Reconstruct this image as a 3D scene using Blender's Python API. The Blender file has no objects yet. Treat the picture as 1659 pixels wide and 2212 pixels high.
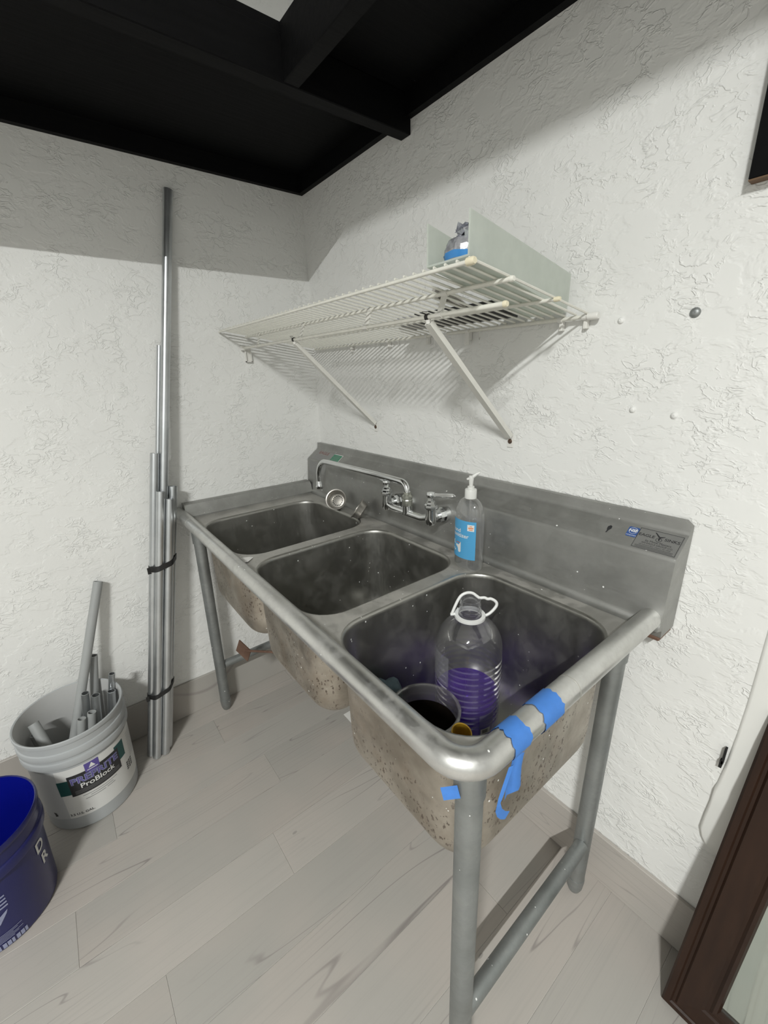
import bpy, bmesh, math, random
from mathutils import Vector, Matrix
random.seed(7)
S = bpy.context.scene
COL = S.collection
PI = math.pi

# ------------------------------------------------------------------ camera
CAM = Vector((1.68209, -0.94598, 1.37023))
Rm = [(0.61777784, 0.78585991, -0.02783431),
      (0.23068794, -0.21495979, -0.94898649),
      (-0.7517537, 0.57984178, -0.3140858)]
F_PX = 908.22
cam = bpy.data.cameras.new('camera')
cam.sensor_fit = 'VERTICAL'
cam.sensor_height = 36.0
cam.lens = F_PX / 2212.0 * 36.0
cam.clip_start = 0.02
co = bpy.data.objects.new('camera', cam)
COL.objects.link(co)
co.matrix_world = Matrix(((Rm[0][0], -Rm[1][0], -Rm[2][0], CAM.x),
                          (Rm[0][1], -Rm[1][1], -Rm[2][1], CAM.y),
                          (Rm[0][2], -Rm[1][2], -Rm[2][2], CAM.z),
                          (0, 0, 0, 1)))
S.camera = co

# ------------------------------------------------------------------ world, lamps, exposure
w = bpy.data.worlds.new('world')
S.world = w
w.use_nodes = True
w.node_tree.nodes['Background'].inputs[0].default_value = (0.8, 0.8, 0.8, 1)
w.node_tree.nodes['Background'].inputs[1].default_value = 0.0
S.view_settings.view_transform = 'Standard'
S.view_settings.look = 'None'
S.view_settings.gamma = 1.0
S.view_settings.exposure = 0.0
S.view_settings.use_curve_mapping = False


def lamp(name, loc, sx, sy, power, col=(1, 0.985, 0.94)):
    l = bpy.data.lights.new(name, 'AREA')
    l.shape = 'RECTANGLE'
    l.size, l.size_y = sx, sy
    l.energy = power
    l.color = col
    o = bpy.data.objects.new(name, l)
    COL.objects.link(o)
    o.location = loc
    return o


lamp('ceiling_lamp', (2.8, -2.55, 2.88), 0.03, 0.6, 147, (0.985, 1.0, 0.98))

# ------------------------------------------------------------------ materials
MATS = {}


def new_mat(name):
    m = bpy.data.materials.new(name)
    m.use_nodes = True
    MATS[name] = m
    nt = m.node_tree
    return m, nt, nt.nodes['Principled BSDF']


def nd(nt, typ, **kw):
    n = nt.nodes.new(typ)
    for k, v in kw.items():
        if k in n.inputs:
            n.inputs[k].default_value = v
        else:
            setattr(n, k, v)
    return n


def math_(nt, op, a, b=None, c=None, clamp=False):
    n = nt.nodes.new('ShaderNodeMath')
    n.operation = op
    n.use_clamp = clamp
    for i, v in enumerate((a, b, c)):
        if v is None:
            continue
        if isinstance(v, (int, float)):
            n.inputs[i].default_value = v
        else:
            nt.links.new(v, n.inputs[i])
    return n.outputs[0]


def mixc(nt, fac, a, b):
    n = nt.nodes.new('ShaderNodeMix')
    n.data_type = 'RGBA'
    for sock, v in ((n.inputs[0], fac), (n.inputs[6], a), (n.inputs[7], b)):
        if isinstance(v, (int, float)):
            sock.default_value = v
        elif isinstance(v, tuple):
            sock.default_value = (*v, 1) if len(v) == 3 else v
        else:
            nt.links.new(v, sock)
    return n.outputs[2]


def ramp(nt, fac, lo, hi):
    n = nt.nodes.new('ShaderNodeMapRange')
    n.interpolation_type = 'SMOOTHSTEP'
    n.inputs[1].default_value = lo
    n.inputs[2].default_value = hi
    nt.links.new(fac, n.inputs[0])
    return n.outputs[0]


def coords(nt, scale=(1, 1, 1), rand=False, kind='Object', offset=(0, 0, 0)):
    tc = nt.nodes.new('ShaderNodeTexCoord')
    mp = nt.nodes.new('ShaderNodeMapping')
    mp.inputs['Scale'].default_value = scale
    mp.inputs['Location'].default_value = offset
    v = tc.outputs[kind]
    if rand:
        oi = nt.nodes.new('ShaderNodeObjectInfo')
        vm = nt.nodes.new('ShaderNodeVectorMath')
        vm.operation = 'SCALE'
        vm.inputs[0].default_value = (7.3, 11.7, 3.1)
        nt.links.new(oi.outputs['Random'], vm.inputs['Scale'])
        va = nt.nodes.new('ShaderNodeVectorMath')
        nt.links.new(v, va.inputs[0])
        nt.links.new(vm.outputs[0], va.inputs[1])
        v = va.outputs[0]
    nt.links.new(v, mp.inputs[0])
    return mp.outputs[0]


def noise(nt, vec, scale, detail=3, rough=0.5, dist=0.0):
    n = nd(nt, 'ShaderNodeTexNoise', Scale=scale, Detail=detail, Roughness=rough, Distortion=dist)
    nt.links.new(vec, n.inputs['Vector'])
    return n.outputs['Fac']


def speck(nt, vec, scale, size, keep):
    """scattered small spots: 1 inside a spot"""
    v = nd(nt, 'ShaderNodeTexVoronoi', Scale=scale)
    nt.links.new(vec, v.inputs['Vector'])
    near = math_(nt, 'LESS_THAN', v.outputs['Distance'], size)
    sep = nt.nodes.new('ShaderNodeSeparateColor')
    nt.links.new(v.outputs['Color'], sep.inputs[0])
    return math_(nt, 'MULTIPLY', near, math_(nt, 'GREATER_THAN', sep.outputs[0], 1 - keep))


def bump(nt, bsdf, h, strength, dist):
    b = nd(nt, 'ShaderNodeBump', Strength=strength, Distance=dist)
    nt.links.new(h, b.inputs['Height'])
    nt.links.new(b.outputs[0], bsdf.inputs['Normal'])


def plain(name, col, rough=0.5, metal=0.0, var=0.06, scale=30.0, spec=0.5, bmp=0.0, coat=0.0):
    m, nt, b = new_mat(name)
    v = coords(nt)
    n = noise(nt, v, scale, 3)
    dark = tuple(c * (1 - var) for c in col)
    lite = tuple(min(1, c * (1 + var)) for c in col)
    nt.links.new(mixc(nt, n, dark, lite), b.inputs['Base Color'])
    b.inputs['Roughness'].default_value = rough
    b.inputs['Metallic'].default_value = metal
    b.inputs['Specular IOR Level'].default_value = spec
    b.inputs['Coat Weight'].default_value = coat
    if bmp:
        bump(nt, b, n, 0.5, bmp)
    return m


def wall_paint(name, col, seed):
    m, nt, b = new_mat(name)
    v = coords(nt, offset=(seed, seed * 2, 0))
    big = noise(nt, v, 5.0, 3)
    col1 = mixc(nt, ramp(nt, big, 0.3, 0.7), tuple(c * 0.97 for c in col), col)
    nt.links.new(col1, b.inputs['Base Color'])
    b.inputs['Roughness'].default_value = 0.5
    b.inputs['Specular IOR Level'].default_value = 0.35
    # trowelled skip texture: thin broken wrinkles, denser in patches, over soft flat islands
    vw = coords(nt, (1, 1, 1.5), offset=(seed, seed * 2, 0))
    n1 = noise(nt, vw, 30.0, 3.5, 0.55, 0.5)
    ridge = math_(nt, 'SUBTRACT', 1.0, ramp(nt, math_(nt, 'ABSOLUTE', math_(nt, 'SUBTRACT', n1, 0.5)), 0.0, 0.05))
    msk = ramp(nt, noise(nt, v, 10.0, 4.0, 0.65), 0.46, 0.62)
    n2 = noise(nt, vw, 13.0, 4.0, 0.6, 0.3)
    flat = ramp(nt, n2, 0.45, 0.55)
    h = math_(nt, 'ADD', math_(nt, 'MULTIPLY', ridge, msk), math_(nt, 'MULTIPLY', flat, 0.6))
    h = math_(nt, 'ADD', h, math_(nt, 'MULTIPLY', noise(nt, v, 60.0, 3), 0.3))
    bump(nt, b, h, 0.6, 0.0022)
    return m


wall_paint('wall_white', (0.80, 0.80, 0.775), 0.0)
wall_paint('wall_white_2', (0.80, 0.80, 0.775), 3.7)
plain('smooth_white', (0.80, 0.80, 0.765), 0.5, var=0.03, scale=8, bmp=0.001)
plain('room_paint', (0.42, 0.42, 0.41), 0.6, var=0.03, scale=4)
plain('ceiling_white', (0.8, 0.8, 0.79), 0.7, var=0.02, scale=3)


def black_wood():
    m, nt, b = new_mat('black_wood')
    v = coords(nt, (40, 3, 40))
    n = noise(nt, v, 2.0, 5)
    nt.links.new(mixc(nt, n, (0.002, 0.002, 0.0023), (0.005, 0.005, 0.0053)), b.inputs['Base Color'])
    b.inputs['Roughness'].default_value = 0.6
    b.inputs['Specular IOR Level'].default_value = 0.1
    bump(nt, b, n, 0.3, 0.002)


black_wood()
plain('raw_wood_edge', (0.13, 0.075, 0.04), 0.7, var=0.3)


def plank_mat(name, along):
    m, nt, b = new_mat(name)
    sc = (1, 1, 1)
    st = (10.0, 0.65, 1) if along == 'Y' else (0.65, 10.0, 10.0)
    fine = (160.0, 2.2, 1) if along == 'Y' else (2.2, 160.0, 160.0)
    v = coords(nt, st, True)
    vf = coords(nt, fine, True)
    va = coords(nt, sc, True)
    cloud = noise(nt, va, 3.0, 2)
    base = mixc(nt, ramp(nt, cloud, 0.3, 0.7), (0.43, 0.392, 0.356), (0.372, 0.358, 0.33))
    oi = nt.nodes.new('ShaderNodeObjectInfo')
    base = mixc(nt, math_(nt, 'MULTIPLY', oi.outputs['Random'], 0.35), base, (0.53, 0.495, 0.455))
    g = noise(nt, vf, 1.0, 3, 0.6)
    base = mixc(nt, math_(nt, 'MULTIPLY', ramp(nt, g, 0.45, 0.75), 0.25), base, (0.33, 0.31, 0.29))
    # growth-ring contours of a stretched noise
    r = noise(nt, v, 1.0, 1.2, 0.4, 0.15)
    fr = math_(nt, 'FRACT', math_(nt, 'MULTIPLY', r, 15.0))
    line = math_(nt, 'SUBTRACT', 1.0, ramp(nt, math_(nt, 'ABSOLUTE', math_(nt, 'SUBTRACT', fr, 0.5)), 0.0, 0.05))
    msk = ramp(nt, noise(nt, coords(nt, (5, 0.9, 1) if along == 'Y' else (0.9, 5, 5), True), 1.3, 2), 0.44, 0.64)
    lf = math_(nt, 'MULTIPLY', math_(nt, 'MULTIPLY', line, msk), 0.65)
    base = mixc(nt, lf, base, (0.17, 0.15, 0.145))
    kn = speck(nt, coords(nt, (4.5, 2.2, 1) if along == 'Y' else (2.2, 4.5, 4.5), True), 2.0, 0.035, 0.4)
    base = mixc(nt, math_(nt, 'MULTIPLY', kn, 0.5), base, (0.2, 0.19, 0.18))
    nt.links.new(base, b.inputs['Base Color'])
    b.inputs['Roughness'].default_value = 0.42
    b.inputs['Specular IOR Level'].default_value = 0.4
    bump(nt, b, g, 0.15, 0.0006)


plank_mat('plank', 'Y')
plank_mat('plank_x', 'X')
plain('floor_joint', (0.75, 0.73, 0.70), 0.8)


def steel(name, c1, c2, rough, spots=0.0, dirt=None, dirt_amt=0.0, brush=(1, 1, 1), rust=0.0, metal=1.0):
    m, nt, b = new_mat(name)
    v = coords(nt)
    n = noise(nt, v, 9.0, 4, 0.6)
    vb = coords(nt, brush)
    nb = noise(nt, vb, 60.0, 3)
    col = mixc(nt, ramp(nt, n, 0.3, 0.7), c1, c2)
    rg = math_(nt, 'ADD', rough - 0.07, math_(nt, 'MULTIPLY', nb, 0.16))
    rg = math_(nt, 'ADD', rg, math_(nt, 'MULTIPLY', ramp(nt, noise(nt, v, 5.0, 4), 0.45, 0.7), 0.05))
    met = metal
    if dirt:
        d = math_(nt, 'MULTIPLY', ramp(nt, noise(nt, v, 14.0, 5, 0.65), 0.42, 0.66), dirt_amt)
        col = mixc(nt, d, col, dirt)
        met = math_(nt, 'MULTIPLY', math_(nt, 'SUBTRACT', 1.0, math_(nt, 'MULTIPLY', d, 0.8)), metal)
    if rust:
        vs = coords(nt, (1, 1, 0.6))
        wn = nd(nt, 'ShaderNodeTexNoise', Scale=140.0, Detail=2.0)
        nt.links.new(vs, wn.inputs['Vector'])
        wm = nt.nodes.new('ShaderNodeVectorMath')
        wm.operation = 'MULTIPLY_ADD'
        nt.links.new(wn.outputs['Color'], wm.inputs[0])
        wm.inputs[1].default_value = (0.012, 0.012, 0.012)
        nt.links.new(vs, wm.inputs[2])
        vs = wm.outputs[0]
        s1 = math_(nt, 'MULTIPLY', speck(nt, vs, 115.0, 0.33, 0.75), ramp(nt, noise(nt, v, 8.0, 3), 0.44, 0.54))
        s1 = math_(nt, 'MULTIPLY', s1, ramp(nt, noise(nt, v, 160.0, 2), 0.4, 0.5))
        col = mixc(nt, math_(nt, 'MULTIPLY', s1, rust), col, (0.055, 0.035, 0.022))
        met = math_(nt, 'MULTIPLY', met, math_(nt, 'SUBTRACT', 1.0, s1))
    if spots:
        vd = coords(nt, (1, 1.3, 1))
        s = speck(nt, vd, 30.0, 0.062, min(1.0, spots * 1.5))
        s2 = math_(nt, 'MULTIPLY', speck(nt, vd, 85.0, 0.10, spots * 0.8), ramp(nt, noise(nt, v, 7.0, 2), 0.48, 0.6))
        s = math_(nt, 'MAXIMUM', s, s2)
        col = mixc(nt, s, col, (0.8, 0.8, 0.78))
        met = math_(nt, 'MULTIPLY', met, math_(nt, 'SUBTRACT', 1.0, s))
    nt.links.new(col, b.inputs['Base Color'])
    if isinstance(met, (int, float)):
        b.inputs['Metallic'].default_value = met
    else:
        nt.links.new(met, b.inputs['Metallic'])
    nt.links.new(rg, b.inputs['Roughness'])
    bump(nt, b, nb, 0.04, 0.0008)


steel('steel_splash', (0.33, 0.33, 0.315), (0.41, 0.41, 0.395), 0.52, spots=0.3, dirt=(0.22, 0.215, 0.20), dirt_amt=0.3, brush=(0.3, 4, 4))
steel('steel_deck', (0.50, 0.49, 0.465), (0.60, 0.59, 0.56), 0.5, spots=0.4, dirt=(0.40, 0.385, 0.35), dirt_amt=0.85, brush=(0.4, 4, 1))
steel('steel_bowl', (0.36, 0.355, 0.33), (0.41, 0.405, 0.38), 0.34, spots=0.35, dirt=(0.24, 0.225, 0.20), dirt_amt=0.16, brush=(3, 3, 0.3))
steel('steel_rail', (0.58, 0.58, 0.56), (0.70, 0.70, 0.68), 0.34, spots=0.22, dirt=(0.33, 0.32, 0.30), dirt_amt=0.5, brush=(0.4, 4, 4))
steel('steel_outside', (0.33, 0.29, 0.24), (0.56, 0.52, 0.455), 0.40, spots=0.4, dirt=(0.22, 0.165, 0.115), dirt_amt=0.45, rust=0.9, brush=(1, 1, 0.3), metal=0.95)
steel('galvanized', (0.27, 0.285, 0.28), (0.36, 0.375, 0.37), 0.5, spots=0.2, dirt=(0.18, 0.188, 0.182), dirt_amt=0.6, metal=0.85)
steel('conduit', (0.52, 0.54, 0.55), (0.62, 0.64, 0.65), 0.33, brush=(4, 4, 0.3), metal=0.95)
steel('chrome', (0.70, 0.71, 0.71), (0.78, 0.79, 0.79), 0.13)
steel('brass_tarnished', (0.42, 0.43, 0.38), (0.52, 0.52, 0.46), 0.3, dirt=(0.2, 0.21, 0.18), dirt_amt=0.6)
steel('strainer_steel', (0.40, 0.38, 0.35), (0.52, 0.50, 0.46), 0.35, dirt=(0.2, 0.19, 0.17), dirt_amt=0.6)
steel('rusty', (0.15, 0.085, 0.06), (0.24, 0.15, 0.11), 0.6, metal=0.5)
plain('screw_dark', (0.10, 0.065, 0.045), 0.5, 0.6, var=0.3)
plain('hole_black', (0.006, 0.006, 0.006), 0.8)
plain('wire_white', (0.74, 0.73, 0.66), 0.35, var=0.12, scale=60)
plain('brace_white', (0.70, 0.69, 0.64), 0.4, var=0.08, scale=40)
plain('cap_cream', (0.76, 0.70, 0.52), 0.4)
plain('clip_white', (0.74, 0.73, 0.69), 0.4)
plain('conduit_pvc', (0.33, 0.34, 0.335), 0.55, var=0.05)
plain('bucket_grey', (0.40, 0.415, 0.42), 0.45, var=0.05, scale=12)
plain('bucket_inside', (0.55, 0.55, 0.54), 0.55, var=0.06, scale=9)
plain('bucket_blue', (0.014, 0.016, 0.095), 0.28, var=0.15, scale=8)
plain('bucket_blue_in', (0.003, 0.006, 0.19), 0.2, var=0.2, scale=6)
plain('print_white', (0.72, 0.72, 0.70), 0.5)
plain('print_pale_blue', (0.27, 0.29, 0.42), 0.5)
plain('print_black', (0.02, 0.02, 0.022), 0.5)
plain('print_teal', (0.012, 0.075, 0.07), 0.5)
plain('print_purple', (0.10, 0.075, 0.28), 0.5)
plain('print_grey', (0.24, 0.24, 0.24), 0.5)
plain('print_red', (0.55, 0.10, 0.06), 0.5)
plain('print_orange', (0.75, 0.20, 0.03), 0.5)
plain('sticker_blue', (0.035, 0.085, 0.26), 0.4)
plain('sticker_green', (0.03, 0.20, 0.11), 0.4)
plain('sticker_red', (0.20, 0.035, 0.025), 0.5)
plain('plate_grey', (0.30, 0.30, 0.29), 0.4, 0.6)
plain('label_blue', (0.085, 0.35, 0.62), 0.4, var=0.02)
plain('label_paper', (0.66, 0.66, 0.64), 0.5, var=0.04, scale=14)
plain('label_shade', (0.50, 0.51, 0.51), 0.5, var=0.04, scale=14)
plain('white_plastic', (0.80, 0.80, 0.78), 0.35)
plain('pump_plastic', (0.70, 0.70, 0.67), 0.35)
plain('tape_blue', (0.055, 0.20, 0.58), 0.6, var=0.18, scale=60, bmp=0.0006)
plain('paper', (0.72, 0.71, 0.68), 0.7)
plain('rag', (0.09, 0.13, 0.15), 0.95, var=0.3, scale=60, bmp=0.002)
plain('yellow_plastic', (0.55, 0.33, 0.03), 0.4, var=0.15)
plain('dark_dregs', (0.012, 0.009, 0.007), 0.3, var=0.4, scale=50)
plain('black_plastic', (0.012, 0.012, 0.013), 0.4)
plain('grey_plastic', (0.33, 0.33, 0.36), 0.4)
plain('strap_black', (0.012, 0.012, 0.012), 0.5)
plain('black_band', (0.02, 0.018, 0.016), 0.6)
plain('foil', (0.55, 0.56, 0.60), 0.25, 0.7, var=0.5, scale=90, bmp=0.003)
plain('foil_blue', (0.05, 0.25, 0.60), 0.35, 0.2)
plain('mirror_glass', (0.62, 0.68, 0.64), 0.07, 1.0, var=0.04, scale=5)
plain('backing', (0.2, 0.16, 0.12), 0.8)


def frame_wood():
    m, nt, b = new_mat('frame_wood')
    n = noise(nt, coords(nt, (30, 30, 1.5)), 2.0, 5)
    nt.links.new(mixc(nt, n, (0.012, 0.005, 0.0028), (0.036, 0.016, 0.0085)), b.inputs['Base Color'])
    b.inputs['Roughness'].default_value = 0.42
    b.inputs['Specular IOR Level'].default_value = 0.3
    bump(nt, b, n, 0.2, 0.001)


frame_wood()


def thin_clear(name, tint, gloss=0.08, haze=0.0, haze_col=(0.8, 0.8, 0.8), edge=0.5, rough=0.05):
    """thin clear sheet: tinted straight-through light, a coat of reflection, some haze"""
    m, nt, b = new_mat(name)
    nt.nodes.remove(b)
    out = nt.nodes['Material Output']
    tr = nd(nt, 'ShaderNodeBsdfTransparent', Color=(*tint, 1))
    gl = nd(nt, 'ShaderNodeBsdfGlossy', Roughness=rough)
    gl.inputs['Color'].default_value = (0.95, 0.95, 0.95, 1)
    df = nd(nt, 'ShaderNodeBsdfDiffuse', Color=(*haze_col, 1))
    tl = nd(nt, 'ShaderNodeBsdfTranslucent', Color=(*haze_col, 1))
    lw = nd(nt, 'ShaderNodeLayerWeight', Blend=0.5)
    n = noise(nt, coords(nt), 25.0, 3)
    m0 = nt.nodes.new('ShaderNodeMixShader')
    m0.inputs[0].default_value = 0.5
    nt.links.new(df.outputs[0], m0.inputs[1])
    nt.links.new(tl.outputs[0], m0.inputs[2])
    m1 = nt.nodes.new('ShaderNodeMixShader')
    hz = math_(nt, 'ADD', haze * 0.85, math_(nt, 'MULTIPLY', n, haze * 0.3), clamp=True)
    nt.links.new(hz, m1.inputs[0])
    nt.links.new(tr.outputs[0], m1.inputs[1])
    nt.links.new(m0.outputs[0], m1.inputs[2])
    m2 = nt.nodes.new('ShaderNodeMixShader')
    fac = math_(nt, 'ADD', gloss, math_(nt, 'MULTIPLY', math_(nt, 'POWER', lw.outputs['Facing'], 3.0), edge), clamp=True)
    nt.links.new(fac, m2.inputs[0])
    nt.links.new(m1.outputs[0], m2.inputs[1])
    nt.links.new(gl.outputs[0], m2.inputs[2])
    nt.links.new(m2.outputs[0], out.inputs['Surface'])
    return m


thin_clear('clear_plastic', (0.93, 0.93, 0.92), 0.09, 0.13, (0.8, 0.8, 0.8), 0.75)
thin_clear('jug_plastic', (0.93, 0.93, 0.94), 0.10, 0.06, (0.8, 0.8, 0.82), 0.75)
thin_clear('jar_plastic', (0.88, 0.87, 0.84), 0.09, 0.12, (0.7, 0.7, 0.68), 0.6)
thin_clear('gel', (0.86, 0.87, 0.87), 0.02, 0.10, (0.7, 0.7, 0.7), 0.2)
thin_clear('purple_liquid', (0.34, 0.12, 0.80), 0.03, 0.5, (0.17, 0.03, 0.60), 0.25)
thin_clear('frosted_acrylic', (0.72, 0.77, 0.73), 0.04, 0.72, (0.86, 0.89, 0.84), 0.2, 0.25)
thin_clear('film_label', (0.75, 0.75, 0.78), 0.04, 0.25, (0.75, 0.75, 0.78), 0.2)

# ------------------------------------------------------------------ mesh helpers
ORG = {}


def smooth_path(P, k=5):
    P = [Vector(p) for p in P]
    Q = [P[0] * 2 - P[1]] + P + [P[-1] * 2 - P[-2]]
    out = []
    for i in range(1, len(Q) - 2):
        a, b, c, d = Q[i - 1:i + 3]
        for j in range(k):
            t = j / k
            out.append(0.5 * ((2 * b) + (c - a) * t + (2 * a - 5 * b + 4 * c - d) * t * t + (3 * b - a - 3 * c + d) * t ** 3))
    return out + [P[-1]]


class MB:
    def __init__(s):
        s.v, s.f, s.m = [], [], []

    def add(s, vs, fs, mi=0):
        o = len(s.v)
        s.v += [tuple(p) for p in vs]
        s.f += [tuple(i + o for i in f) for f in fs]
        s.m += [mi] * len(fs)
        return s

    def box(s, lo, hi, mi=0, bevel=0.0):
        x0, y0, z0 = lo
        x1, y1, z1 = hi
        if bevel <= 0:
            vs = [(x, y, z) for z in (z0, z1) for y in (y0, y1) for x in (x0, x1)]
            fs = [(0, 2, 3, 1), (4, 5, 7, 6), (0, 1, 5, 4), (2, 6, 7, 3), (0, 4, 6, 2), (1, 3, 7, 5)]
            return s.add(vs, fs, mi)
        b = bevel
        rings = []
        for z, i in ((z0, b), (z0 + b, 0), (z1 - b, 0), (z1, b)):
            a0, a1, b0, b1 = x0 + i, x1 - i, y0 + i, y1 - i
            c = b if i == 0 else b * 0.4
            rings.append([(a0 + c, b0, z), (a1 - c, b0, z), (a1, b0 + c, z), (a1, b1 - c, z),
                          (a1 - c, b1, z), (a0 + c, b1, z), (a0, b1 - c, z), (a0, b0 + c, z)])
        return s.loft(rings, mi, cap=True)

    def obox(s, c, ax, ay, az, mi=0):
        """box from centre and three half-axis vectors"""
        c, ax, ay, az = map(Vector, (c, ax, ay, az))
        vs = [c + ax * i + ay * j + az * k for k in (-1, 1) for j in (-1, 1) for i in (-1, 1)]
        return s.add(vs, [(0, 2, 3, 1), (4, 5, 7, 6), (0, 1, 5, 4), (2, 6, 7, 3), (0, 4, 6, 2), (1, 3, 7, 5)], mi)

    def loft(s, rings, mi=0, cap=False, close=True):
        n = len(rings[0])
        vs = [p for r in rings for p in r]
        fs = []
        for i in range(len(rings) - 1):
            for j in range(n if close else n - 1):
                k = (j + 1) % n
                fs.append((i * n + j, i * n + k, (i + 1) * n + k, (i + 1) * n + j))
        if cap:
            fs.append(tuple(range(n - 1, -1, -1)))
            fs.append(tuple((len(rings) - 1) * n + j for j in range(n)))
        return s.add(vs, fs, mi)

    def tube(s, path, r, n=12, mi=0, cap=True, hollow=0.0):
        P = [Vector(p) for p in path]
        rr = r if isinstance(r, (list, tuple)) else [r] * len(P)
        T = []
        for i in range(len(P)):
            a = P[max(i - 1, 0)]
            b = P[min(i + 1, len(P) - 1)]
            T.append((b - a).normalized())
        ref = Vector((0, 0, 1)) if abs(T[0].z) < 0.9 else Vector((1, 0, 0))
        u = T[0].cross(ref).normalized()
        rings = []
        for i, p in enumerate(P):
            u = (u - T[i] * u.dot(T[i])).normalized()
            v = T[i].cross(u)
            rings.append([p + (u * math.cos(2 * PI * k / n) + v * math.sin(2 * PI * k / n)) * rr[i] for k in range(n)])
        if hollow:
            inner = []
            for i, p in enumerate(P):
                inner.append([p + (q - p) * hollow for q in rings[i]])
            rings = rings + inner[::-1] + [rings[0]]
            return s.loft(rings, mi)
        return s.loft(rings, mi, cap)

    def lathe(s, prof, c=(0, 0, 0), n=32, sx=1.0, sy=1.0, mi=0, cap=False, M=None):
        rings = []
        for r, z in prof:
            ring = [Vector((r * sx * math.cos(2 * PI * k / n), r * sy * math.sin(2 * PI * k / n), z)) for k in range(n)]
            rings.append([(M @ p if M else p) + Vector(c) for p in ring])
        return s.loft(rings, mi, cap)

    def build(s, name, mats, parent=None, smooth=True, angle=38):
        me = bpy.data.meshes.new(name)
        o = Vector((0, 0, 0))
        if parent is not None:
            o = ORG[parent.name]
        me.from_pydata([tuple(Vector(p) - o) for p in s.v], [], s.f)
        if isinstance(mats, str):
            mats = [mats]
        for m in mats:
            me.materials.append(MATS[m])
        me.polygons.foreach_set('material_index', s.m)
        bm = bmesh.new()
        bm.from_mesh(me)
        bmesh.ops.remove_doubles(bm, verts=bm.verts, dist=1e-6)
        bmesh.ops.recalc_face_normals(bm, faces=bm.faces)
        bm.to_mesh(me)
        bm.free()
        if smooth:
            me.polygons.foreach_set('use_smooth', [True] * len(me.polygons))
            me.set_sharp_from_angle(angle=math.radians(angle))
        me.update()
        ob = bpy.data.objects.new(name, me)
        COL.objects.link(ob)
        if parent is not None:
            ob.parent = parent
        ORG[ob.name] = o
        return ob


def tag(o, label, cat=None, group=None, kind=None):
    if label:
        o['label'] = label
    if cat:
        o['category'] = cat
    if group:
        o['group'] = group
    if kind:
        o['kind'] = kind
    return o


def thing(name, label, cat, loc, group=None):
    o = bpy.data.objects.new(name, None)
    o.empty_display_size = 0.05
    COL.objects.link(o)
    o.location = loc
    ORG[o.name] = Vector(loc)
    return tag(o, label, cat, group)


def rrect(cx, cy, hx, hy, r, z, n=8):
    """rounded rectangle, n+1 points per corner, same parametrisation for every radius"""
    pts = []
    for qx, qy, a0 in ((1, 1, 0), (-1, 1, PI / 2), (-1, -1, PI), (1, -1, 1.5 * PI)):
        ox, oy = cx + qx * (hx - r), cy + qy * (hy - r)
        for k in range(n + 1):
            a = a0 + PI / 2 * k / n
            pts.append((ox + r * math.cos(a), oy + r * math.sin(a), z))
    return pts


def text2d(body, size, align='CENTER', shear=0.0, xs=1.0, bold=0.0):
    cu = bpy.data.curves.new('t', 'FONT')
    cu.body = body
    cu.size = size
    cu.align_x = align
    cu.align_y = 'CENTER'
    cu.shear = shear
    cu.offset = bold
    cu.resolution_u = 3
    ob = bpy.data.objects.new('t', cu)
    COL.objects.link(ob)
    dg = bpy.context.evaluated_depsgraph_get()
    me = ob.evaluated_get(dg).to_mesh()
    vs = [(v.co.x * xs, v.co.y) for v in me.vertices]
    fs = [tuple(p.vertices) for p in me.polygons]
    ob.evaluated_get(dg).to_mesh_clear()
    bpy.data.objects.remove(ob)
    bpy.data.curves.remove(cu)
    return vs, fs


def flatmap(o, u, v, off):
    o, u, v = Vector(o), Vector(u).normalized(), Vector(v).normalized()
    nrm = u.cross(v).normalized()
    return lambda x, y, lift=0.0: o + u * x + v * y + nrm * (off + lift)


def put_text(mb, mp, body, x, y, size, mi=0, lift=0.0, rot=0.0, **kw):
    vs, fs = text2d(body, size, **kw)
    c, s = math.cos(rot), math.sin(rot)
    mb.add([mp(x + a * c - b * s, y + a * s + b * c, lift) for a, b in vs], fs, mi)


def put_poly(mb, mp, pts, mi=0, lift=0.0):
    mb.add([mp(a, b, lift) for a, b in pts], [tuple(range(len(pts)))], mi)


def put_rect(mb, mp, x0, y0, x1, y1, mi=0, lift=0.0, n=1):
    vs, fs = [], []
    for i in range(n + 1):
        x = x0 + (x1 - x0) * i / n
        vs += [mp(x, y0, lift), mp(x, y1, lift)]
        if i:
            fs.append((2 * i - 2, 2 * i, 2 * i + 1, 2 * i - 1))
    mb.add(vs, fs, mi)


# ------------------------------------------------------------------ the room
def struct(mb, name, mats, label=None, smooth=False):
    o = mb.build(name, mats, None, smooth)
    o['kind'] = 'structure'
    if label:
        o['label'] = label
    return o


RX, RY, RZ = 4.2, -3.9, 2.95
struct(MB().box((-0.1, RY - 0.1, -0.06), (0, 0.1, RZ + 0.1)), 'wall_left', 'wall_white_2', 'white textured plaster wall behind the conduit bundle')
wall_r = struct(MB().box((0, 0, -0.06), (RX, 0.1, RZ + 0.1)), 'wall_right', 'wall_white', 'white textured plaster wall behind the sink')
struct(MB().box((0, RY - 0.1, -0.06), (RX, RY, RZ + 0.1)), 'wall_rear', 'room_paint')
struct(MB().box((RX, RY - 0.1, -0.06), (RX + 0.1, 0.1, RZ + 0.1)), 'wall_far', 'room_paint')
struct(MB().box((0, RY, RZ), (RX, 0, RZ + 0.1)), 'ceiling', 'ceiling_white')
floor = struct(MB().box((0, RY, -0.06), (RX, 0, -0.0016)), 'floor', 'floor_joint', 'pale grey wood-look plank floor')

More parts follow.
